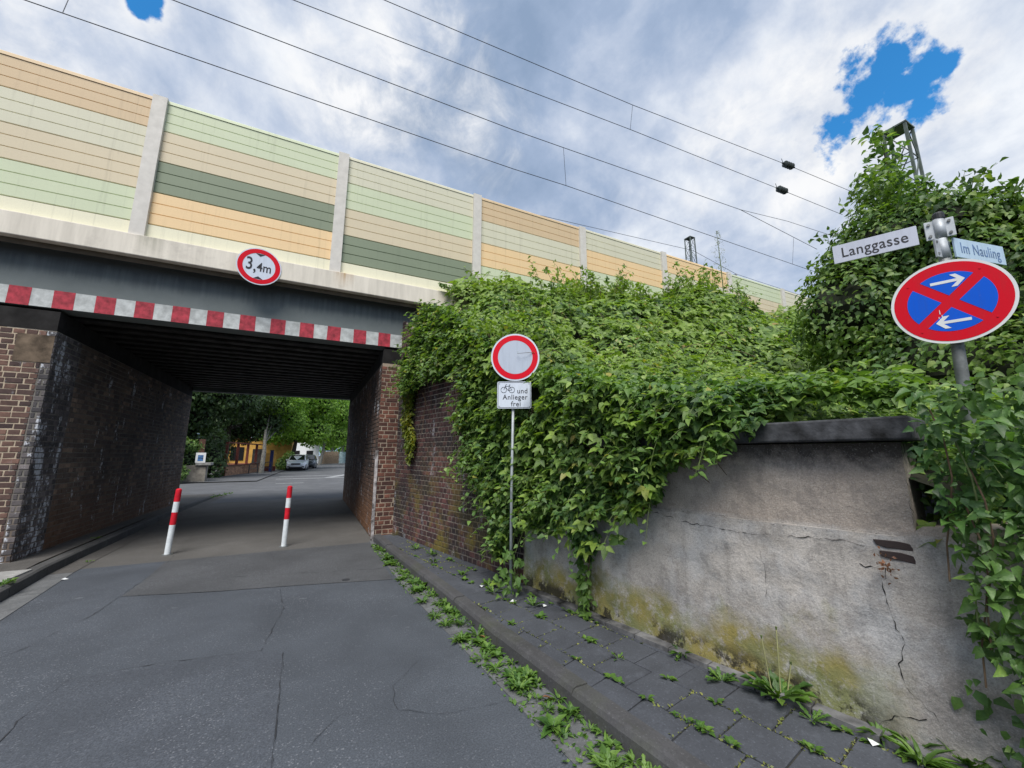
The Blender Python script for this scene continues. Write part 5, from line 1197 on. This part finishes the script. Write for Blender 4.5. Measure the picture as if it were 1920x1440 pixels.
# moss and seedlings in the joints
js = []
for i in range(2600):
    yy = 1.0 + 6.5 * random.random() ** 1.6; lo, hi = kx(yy), float(np.interp(yy, [p[0] for p in WL], [p[1] for p in WL])); xx = lo + (hi - lo) * random.random()
    q = Vector((xx, yy, 0)) - org; a, b = q.dot(u0), q.dot(v0)
    if random.random() < .6: b = round(b / S) * S + random.gauss(0, .006)
    else:
        r_ = math.floor(b / S); o_ = (r_ % 2) * .5; a = (round(a / S - o_) + o_) * S + random.gauss(0, .006)
    if vnoise(np.array([[a, b, 3.]]), 2.2)[0] < .42: continue
    p = org + u0 * a + v0 * b
    if p.x < lo: continue
    js.append((p.x, p.y, PZ - .002))
js = np.array(js); foliage(pav, js, rnd_unit(len(js)) + np.array([0, 0, 1.2]), rnd_unit(len(js)) + np.array([0, 0, .3]), RNG.uniform(.010, .028, len(js)), T_QUAD, L_MOSS, stuffname='joint_moss')
gs = []
for i in range(2200):
    yy = 9.2 * random.random() ** 1.2 - 1.2; yy = min(yy, 8.); a, b = ip(yy, GR), ip(yy, KR); gs.append((a + (b - a) * random.uniform(-.05, 1.), yy, .006))
gs = np.array(gs); gs = gs[vnoise(gs, 3.5) > .40]
foliage(gut, gs, rnd_unit(len(gs)) + np.array([0, 0, 1.2]), rnd_unit(len(gs)) + np.array([0, 0, .4]), RNG.uniform(.02, .05, len(gs)), T_QUAD, L_WEED, stuffname='gutter_seedlings')
for k, (x, y_, z) in enumerate(((1.45, 3.55, .05), (1.5, 2.55, .04), (1.9, 1.2, .03), (1.42, 2.95, .04))):
    lfm = leaf_mesh('dry_leaf', np.array([[x, y_, z]]), np.array([[.2, .3, 1.]]), np.array([[1., .6 * k - 1, .1]]), np.array([.075]), T_WIDE)
    obj('dry_leaf', lfm, leaf_mat('dead_leaf', [(0, (.3, .15, .08)), (1, (.4, .22, .12))], .1), None, label='curled brown dry leaf lying among the gutter weeds', category='leaf', group='dry leaves in the gutter')
for k, (x, y_, z, a, lab) in enumerate(((2.02, 4.0, PZ + .005, .3, 'crumpled white paper scrap by the foot of the thin sign pole'), (2.25, 3.75, PZ + .005, 1.2, 'white paper scrap on the slabs nearer than the sign pole'), (1.9, 4.6, PZ + .005, 2., 'white paper scrap among the weeds before the wing wall'), (-2.75, 7.6, .008, .2, 'tiny white scrap in the left gutter'), (2.8, 1.3, PZ + .005, .9, 'pale fleck of litter on the slabs below the dandelion'))):
    m = MB(); m.add([(x + r_ * math.cos(a + t_), y_ + r_ * math.sin(a + t_), z + h) for t_, r_, h in ((0, .045, 0), (1.3, .02, .018), (2.6, .035, .004), (3.9, .03, .012), (5.1, .02, .002))] + [(x, y_, z + .016)], [(0, 1, 5), (1, 2, 5), (2, 3, 5), (3, 4, 5), (4, 0, 5)])
    m.build('paper_scrap', M_WHITE, None, label=lab, category='litter', group='paper scraps on the ground')
# tall dead stalk before the barrier
tw_ = thing('tall_weed', 'tall thin seeding weed stalk standing in front of the noise barrier', 'weed', (11.0, 7.4, 5.5))
MB().tube([(11.0, 7.4, 5.3), (11.0, 7.42, 7.6), (10.95, 7.42, 8.6)], [.02, .014, .004], 5).build('stalk', M_STEMG, tw_)
P = []
for k in range(420):
    z = random.uniform(5.9, 8.6); s_ = .30 * (8.8 - z) / 2.9 + .03; P.append((11.0 + random.gauss(0, s_), 7.42 + random.gauss(0, s_ * .5), z))
foliage(tw_, np.array(P), rnd_unit(420), rnd_unit(420) + np.array([0, 0, .8]), RNG.uniform(.03, .08, 420), T_LONG, L_MOSS, stuffname='seed_sprays')

# ------------------------------------------------------------------ beyond the underpass
def tree(name, label, base, h, cr, cz, m, bark, n, sz, trunk=.2, lean=(0, 0), blobs_=None, group=None, cat='tree', core=.6):
    t = thing(name, label, cat, base, group); b = Vector(base)
    tp = b + Vector((lean[0], lean[1], h * .62)); MB().tube([b, b.lerp(tp, .5) + Vector((.06, 0, 0)), tp], [trunk, trunk * .8, trunk * .4], 9).build('trunk', bark, t)
    bl_ = blobs_ or [(b.x + lean[0] + random.uniform(-.5, .5) * cr, b.y + lean[1] + random.uniform(-.4, .4) * cr, b.z + cz + random.uniform(-.35, .5) * cr, cr * random.uniform(.55, .8), cr * random.uniform(.55, .8), cr * random.uniform(.5, .75)) for _ in range(6)]
    for q in bl_[:5]: MB().tube([b.lerp(tp, .7), Vector(q[:3])], [trunk * .35, trunk * .12], 6).build('limb', bark, t)
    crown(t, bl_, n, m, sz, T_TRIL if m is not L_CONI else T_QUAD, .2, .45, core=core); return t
tree('conifer_tree', 'dark drooping conifer filling the left of the view through the underpass', (-8.5, 33, 0), 10, 3, 6, L_CONI, M_BARKD, 17000, (.16, .30), .25,
     blobs_=[(-8.5, 31.5, 6.3, 2.6, 2.2, 2.2), (-6.2, 33, 6.4, 2.4, 2.2, 2.0), (-10.3, 31, 4.6, 2.2, 2, 2.4), (-7.3, 33.5, 4.6, 1.9, 1.6, 1.6), (-5.0, 35, 5.7, 1.7, 1.7, 1.5), (-9.0, 31.5, 3.4, 1.8, 1.6, 1.8)])
tree('conifer_tree', 'dark evergreen hanging over the red posted fence', (-6.4, 41.5, 0), 9, 3, 6, L_CONI, M_BARKD, 12000, (.16, .30), .2,
     blobs_=[(-6.4, 41.5, 6.5, 2.6, 2.2, 2.2), (-4.2, 41, 6.8, 2.2, 2.2, 1.9), (-3.9, 42.5, 4.6, 1.8, 1.6, 1.5), (-7.6, 41, 4.9, 1.8, 1.8, 1.6), (-5.6, 43.5, 3.7, 1.7, 1.2, 1.1), (-7.2, 43.5, 2.6, 1.3, 1., 1.6)])
tree('plane_tree', 'street tree with a pale straight trunk between the bike stands', (-3.62, 40.8, 0), 6, 2, 5.6, L_PLANE, M_BARK, 7000, (.20, .34), .20, group='street trees beyond the underpass',
     blobs_=[(-3.4, 41.6, 6.7, 2.0, 1.8, 1.5), (-2.2, 44.0, 5.0, 1.9, 1.8, 1.5), (-2.6, 44, 7.6, 2.2, 2, 1.8)])
for (x, y_, lab, s_) in ((-1.95, 50.5, 'street tree leaning over the silver car, with foliage round its foot', 1.), (1.45, 70, 'street tree right behind the second parked car', 1.1), (3.3, 82, 'street tree past the parked cars', 1.2), (5.8, 94, 'farthest street tree by the white building', 1.3)):
    tree('plane_tree', lab, (x, y_, 0), 7, 3.2 * s_, 6.6 * s_, L_PLANE, M_BARK if s_ > 1 else M_BARKD, 9000, (.26, .46), .26, group='street trees beyond the underpass', lean=(.6, 0),
         blobs_=[(x + a * s_, y_ + b, c_ * s_, r * s_, r * s_, rz * s_) for a, b, c_, r, rz in ((0, 0, 5.4, 2.6, 2.3), (1.8, 1, 4.5, 2.3, 1.8), (-1.4, 0, 4.7, 2.2, 2.0), (.8, -.5, 8.2, 2.8, 2.2), (2.6, 1, 7.4, 2.2, 1.9), (.6, 0, 10.5, 2.8, 2.0))])
def bush(name, label, blobs_, n, m, sz, base, core=.6, group=None):
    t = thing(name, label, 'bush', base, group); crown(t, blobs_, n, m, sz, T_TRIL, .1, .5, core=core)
    MB().tube([base, (base[0] + .1, base[1], blobs_[0][2])], [.05, .03], 6).build('stem', M_BARKD, t); return t
bush('overgrown_bush', 'light green bush spilling over the far left pillar', [(-7.0, 28.4, 1.5, .7, .6, 1.0), (-7.4, 29, 2.5, .9, .8, .9), (-6.5, 28.6, .7, .45, .4, .5), (-6.7, 30.2, 2.2, .9, .5, .4)], 3800, L_CREEP, (.11, .19), (-6.6, 28.6, 0))
bush('hedge', 'dark hedge between the pillar and the red posted fence', [(-6.2, 34.5, 1.2, 1.1, 1.4, 1.5), (-7.5, 34, 2.0, 1.6, 1.4, 2.2), (-6.6, 37, 2.2, 1.2, 1.5, 1.5)], 6000, L_CONI, (.14, .24), (-6.4, 35, 0))
bush('shrub', 'low dark shrub round the tree foot beside the silver car', [(-2.3, 48.2, .7, .9, .8, .8), (-1.9, 48.6, 1.3, .6, .6, .8)], 1500, L_CREEP, (.14, .22), (-2.2, 48.4, 0))
bush('hedge', 'tall green hedge closing the view far behind the cars', [(9, 104, 3.5, 3.4, 2.5, 3.6), (4.5, 106, 5, 4, 2.5, 4.4), (14, 108, 4, 4, 3, 5)], 5000, L_PLANE, (.4, .6), (9, 104, 0))
bush('garden_tree_mass', 'dense dark garden trees behind the yellow building', [(-9, 56, 6, 5, 3, 4.5), (-14, 50, 6, 5, 3, 5), (-4, 60, 7.5, 4, 3, 3.5), (-17, 44, 5, 4, 3, 5)], 9000, L_CONI, (.3, .5), (-9, 56, 0))
# pillar with notice
pil = thing('stone_pillar', 'low rendered wall end with a flat cap at the left beyond the underpass', 'wall', (-6.1, 29.6, 0))
MB().box(-7.3, -5.42, 29.55, 30.1, 0, .98).build('wall_body', simple('old_render', (.24, .22, .19), .9, 0, .3, 3, .5, 20), pil, bev=.02)
MB().box(-5.95, -5.2, 29.45, 30.2, .985, 1.14).build('cap', simple('cap_grey', (.26, .26, .25), .9, 0, .3, 5, .4), pil, bev=.02)
nt_ = thing('notice_board', 'small white notice with a blue picture standing on the low wall', 'sign', (-5.72, 29.6, 1.145))
MB().box(-5.98, -5.50, 29.5, 29.53, 1.145, 1.72).build('board', M_WHITE, nt_); MB().box(-5.87, -5.61, 29.49, 29.498, 1.24, 1.58).build('blue_print', simple('blue_print', (.06, .16, .36), .6, 0, .6, 9, 0), nt_)
wpst = thing('wooden_post', 'brown wooden post behind the white notice', 'post', (-6.05, 31, 0)); MB().box(-6.2, -5.9, 31, 31.15, 0, 2.55).build('post_body', simple('brown_wood', (.10, .05, .035), .9, 0, .3, 8, .3), wpst)
# red posted fence on a brick plinth
fn = thing('garden_fence', 'rust red posts on a low orange brick wall beyond the underpass', 'fence', (-5.4, 38, 0))
f0, f1 = Vector((-5.55, 36.2, 0)), Vector((-3.9, 44.8, 0)); fu = (f1 - f0).normalized(); fnn = Vector((fu.y, -fu.x, 0))
BMF = brick_mat('brick_fence', (.22, .10, .06), (.42, .22, .12), .15); L_ = (f1 - f0).length
MB().obox((f0 + f1) / 2 + Vector((0, 0, .40)) - fnn * .13, fu, (0, 0, 1), fnn, L_ / 2, .40, .12).build('plinth_core', MO_L, fn)
fb = brickface(f0 - fnn * .01, fu, L_, .78, BMF, 'S', hh=.083); lay(fn, fb, None, near=0)
RP = simple('red_brown_post', (.15, .035, .025), .7, 0, .25, 8, .2)
for k in range(5):
    q = f0 + fu * (L_ * k / 4); MB().box(q.x - .09, q.x + .09, q.y - .09, q.y + .09, 0 if k == 0 else .84, 2.45).build('post', RP, fn)
MB().obox((f0 + f1) / 2 + Vector((0, 0, 2.5)), fu, (0, 0, 1), fnn, L_ / 2, .05, .08).build('top_rail', RP, fn)
MB().obox((f0 + f1) / 2 + Vector((0, 0, .815)), fu, (0, 0, 1), fnn, L_ / 2, .025, .14).build('wall_cap', RP, fn)
yb = thing('yellow_building', 'ochre yellow building corner behind the fence and the tree', 'building', (-5, 50, 0))
YEL = simple('ochre_render', (.60, .34, .08), .85, 0, .15, 2, .3, 30)
MB().box(-9, -1.9, 52, 58, .7, 3.3).build('wall', YEL, yb); MB().box(-9.02, -1.88, 51.97, 58, 0, .7).build('plinth', simple('pink_plinth', (.35, .15, .10), .9, 0, .2, 4, .3), yb)
MB().box(-9.2, -1.7, 51.8, 58.3, 3.3, 3.42).build('roof_edge', RP, yb)
MB().box(-7.6, -6.4, 51.94, 51.96, 1.0, 2.4).build('window', simple('dark_glass', (.02, .02, .022), .15), yb); MB().box(-5.6, -4.6, 51.94, 51.96, 0.1, 2.2).build('door', M_STEEL, yb)
gate = thing('garden_wall', 'low yellow wall piece between the pale tree trunk and the blue post', 'wall', (-3.6, 45.5, 0)); MB().box(-4.1, -2.95, 45.4, 45.7, .5, 1.75).build('wall_body', YEL, gate); MB().box(-4.15, -2.9, 45.36, 45.74, 0, .5).build('plinth', RP, gate)
bp = thing('blue_post', 'dark blue square post beside the pavement', 'post', (-3.13, 43.5, 0)); MB().box(-3.28, -3.02, 43.4, 43.66, 0, 1.95).build('post_body', simple('dark_blue', (.012, .02, .09), .4, 0, .15), bp); MB().box(-3.3, -3.0, 43.38, 43.68, 1.955, 2.02).build('cap', M_RUBBER, bp)
for k, (x, y_) in enumerate(((-4.15, 40.2), (-3.25, 41.9))):
    t = thing('bicycle_stand', ('dark hoop bicycle stand left of the pale tree trunk', 'dark hoop bicycle stand right of the pale tree trunk')[k], 'bicycle stand', (x, y_, .05), 'bicycle stands')
    MB().tube([(x - .3, y_, .05), (x - .3, y_, .75), (x - .22, y_, .9), (x, y_, .95), (x + .22, y_, .9), (x + .3, y_, .75), (x + .3, y_, .05)], .04, 8).build('hoop', M_RUBBER, t)
    MB().tube([(x - .3, y_, .45), (x + .3, y_, .45)], .025, 6).build('crossbar', M_RUBBER, t)
wb = thing('white_building', 'white rendered building behind the parked cars', 'building', (4, 84, 0)); WR = simple('white_render', (.80, .82, .84), .8, 0, .05)
MB().box(-6, 1.5, 84, 92, 0, 6).build('wall', WR, wb); MB().box(-6.3, 1.8, 83.7, 92.3, 6, 6.4).build('roof_edge', M_STEEL, wb)
for k in range(3): f = MB().box(-5 + k * 2.2, -3.9 + k * 2.2, 83.93, 83.98, 1., 2.3).build('window', simple('dark_glass', (.02, .02, .022), .15), wb)
wb2 = thing('white_house', 'small white house closing the far end of the road', 'building', (13, 120, 0)); MB().box(9, 19, 120, 128, 0, 5.2).build('wall', WR, wb2)
MB().prism([(120, 5.2), (128, 5.2), (124, 8.)], lambda a, b, s_: (8.7 if s_ == 0 else 19.3, a, b)).build('roof', RP, wb2)
for k in range(3): MB().box(10 + k * 2.8, 11.2 + k * 2.8, 119.93, 119.98, 1.2, 3.0).build('window', simple('dark_glass', (.02, .02, .022), .15), wb2)
wf = thing('wooden_gate', 'brown board fence and pale gate behind the parked cars', 'fence', (3.4, 76, 0))
for k in range(9): MB().box(1.9 + k * .32, 2.2 + k * .32, 76 + k * .55, 76.06 + k * .55, 0, 2.1 + .05 * (k % 2)).build('board', simple('grey_board', (.22, .17, .12), .9, 0, .3, 9, .3), wf)
for k in range(4): MB().box(4.9 + k * .36, 5.2 + k * .36, 81. + k * .9, 81.06 + k * .9, 0, 2.1).build('board', simple('pale_board', (.36, .48, .50), .8, 0, .2), wf)

# parked cars
SILV = simple('silver_paint', (.66, .69, .72), .3, .3, .04, 3, 0); GLS = simple('car_glass', (.012, .014, .016), .08, 0, .1, 3, 0, 40, .6); TYR = simple('tyre', (.02, .02, .02), .8)
RIM = simple('rim', (.38, .39, .40), .35, .6); LAMPG = simple('headlamp', (.62, .66, .70), .12, .2); DKP = simple('dark_plastic', (.02, .02, .022), .5)
DGR = simple('dark_grey_paint', (.10, .11, .12), .3, .5)
def car(label, loc, rz, paint):
    t = thing('parked_car', label, 'car', loc, 'cars parked along the left kerb'); t.rotation_euler = (0, 0, rz)
    # x across, -y is the front; stations: (y, half width, z bottom, z shoulder)
    W = .88
    st_ = [(-2.05, .60, .34, .62), (-1.98, .74, .24, .76), (-1.75, .84, .20, .88), (-1.2, .88, .20, 1.00), (-.7, .885, .20, 1.04), (.9, .885, .20, 1.04), (1.7, .87, .22, 1.03), (2.0, .80, .28, .98), (2.08, .70, .36, .86)]
    def loft(rows):
        m = MB(); k = len(rows[0])
        for r in rows: m.v += r
        for i in range(len(rows) - 1):
            for j in range(k - 1): a = i * k + j; m.f.append((a, a + 1, a + k + 1, a + k))
        m.f.append(tuple(range(k))[::-1]); m.f.append(tuple((len(rows) - 1) * k + j for j in range(k))); return m
    rows = []
    for (y_, hw, zb, zs) in st_:
        half = [(hw * .92, zb), (hw, zb + .12), (hw * 1.0, (zb + zs) * .5), (hw * .97, zs - .05), (hw * .86, zs), (0, zs + .03)]
        rows.append([(-x, y_, z) for x, z in half][:-1] + [(0, y_, zs + .03)] + [(x, y_, z) for x, z in half[:-1]][::-1])
    b = loft(rows).build('body', paint, t, smooth=True, local=True)
    rows = []
    for (y_, hw, z1) in ((-1.35, .78, 1.03), (-.55, .74, 1.42), (-.1, .70, 1.57), (.9, .68, 1.60), (1.55, .68, 1.52), (1.98, .74, 1.05)):
        rows.append([(-.82, y_, 1.0), (-hw, y_, max(1.02, z1 - .10)), (-hw * .82, y_, z1), (0, y_, z1 + .02), (hw * .82, y_, z1), (hw, y_, max(1.02, z1 - .10)), (.82, y_, 1.0)])
    loft(rows).build('roof', paint, t, smooth=True, local=True)
    ws = MB().add([(-.72, -1.33, 1.06), (.72, -1.33, 1.06), (.60, -.30, 1.545), (-.60, -.30, 1.545)], [(0, 1, 2, 3)]).build('windscreen', GLS, t, local=True)
    for s_ in (-1, 1):
        MB().add([(s_ * .835, -1.0, 1.06), (s_ * .835, 1.5, 1.06), (s_ * .715, 1.2, 1.47), (s_ * .735, -.35, 1.45)], [(0, 1, 2, 3)]).build('side_window', GLS, t, local=True)
        MB().obox((s_ * .95, -.75, 1.06), (1, 0, 0), (0, 1, 0), (0, 0, 1), .09, .06, .07).build('mirror', paint, t, bev=.02, local=True)
        hl = MB().add([(s_ * .50, -1.985, .66), (s_ * .80, -1.86, .70), (s_ * .86, -1.55, .93), (s_ * .60, -1.90, .84)], [(0, 1, 2, 3) if s_ > 0 else (3, 2, 1, 0)])
        o_ = hl.build('headlight', LAMPG, t, local=True); so = o_.modifiers.new('s', 'SOLIDIFY'); so.thickness = .06; so.offset = 0
        MB().obox((s_ * .62, -2.0, .40), (1, 0, 0), (0, 1, 0), (0, 0, 1), .13, .05, .05).build('fog_lamp', DKP, t, local=True)
        for y_ in (-1.30, 1.32):
            x0 = s_ * .74; wo = MB().tube([(x0 - s_ * .09, y_, .32), (x0 + s_ * .15, y_, .32)], .32, 20).build('wheel', TYR, t, local=True)
            ri = MB().tube([(x0 + s_ * .151, y_, .32), (x0 + s_ * .158, y_, .32)], .20, 16).build('rim', RIM, wo, local=True)
    MB().obox((0, -2.045, .66), (1, 0, 0), (0, 0, 1), (0, 1, 0), .42, .085, .02).build('grille', DKP, t, bev=.02, local=True)
    MB().obox((0, -2.075, .66), (1, 0, 0), (0, 0, 1), (0, 1, 0), .40, .012, .012).build('grille_bar', RIM, t, local=True)
    MB().obox((0, -2.07, .33), (1, 0, 0), (0, 0, 1), (0, 1, 0), .58, .05, .02).build('lower_intake', DKP, t, local=True)
    MB().obox((0, -2.09, .47), (1, 0, 0), (0, 0, 1), (0, 1, 0), .26, .05, .01).build('number_plate', M_WHITE, t, local=True)
    MB().box(-.86, .86, -1.9, 1.9, .13, .24).build('underbody', DKP, t, local=True)
car('silver people carrier parked facing the underpass, nearest of the parked cars', (-1.05, 48.2, 0), math.radians(-4), SILV)
car('second parked car, dark grey, half hidden behind the silver people carrier', (-.15, 54.6, 0), math.radians(-5), DGR)
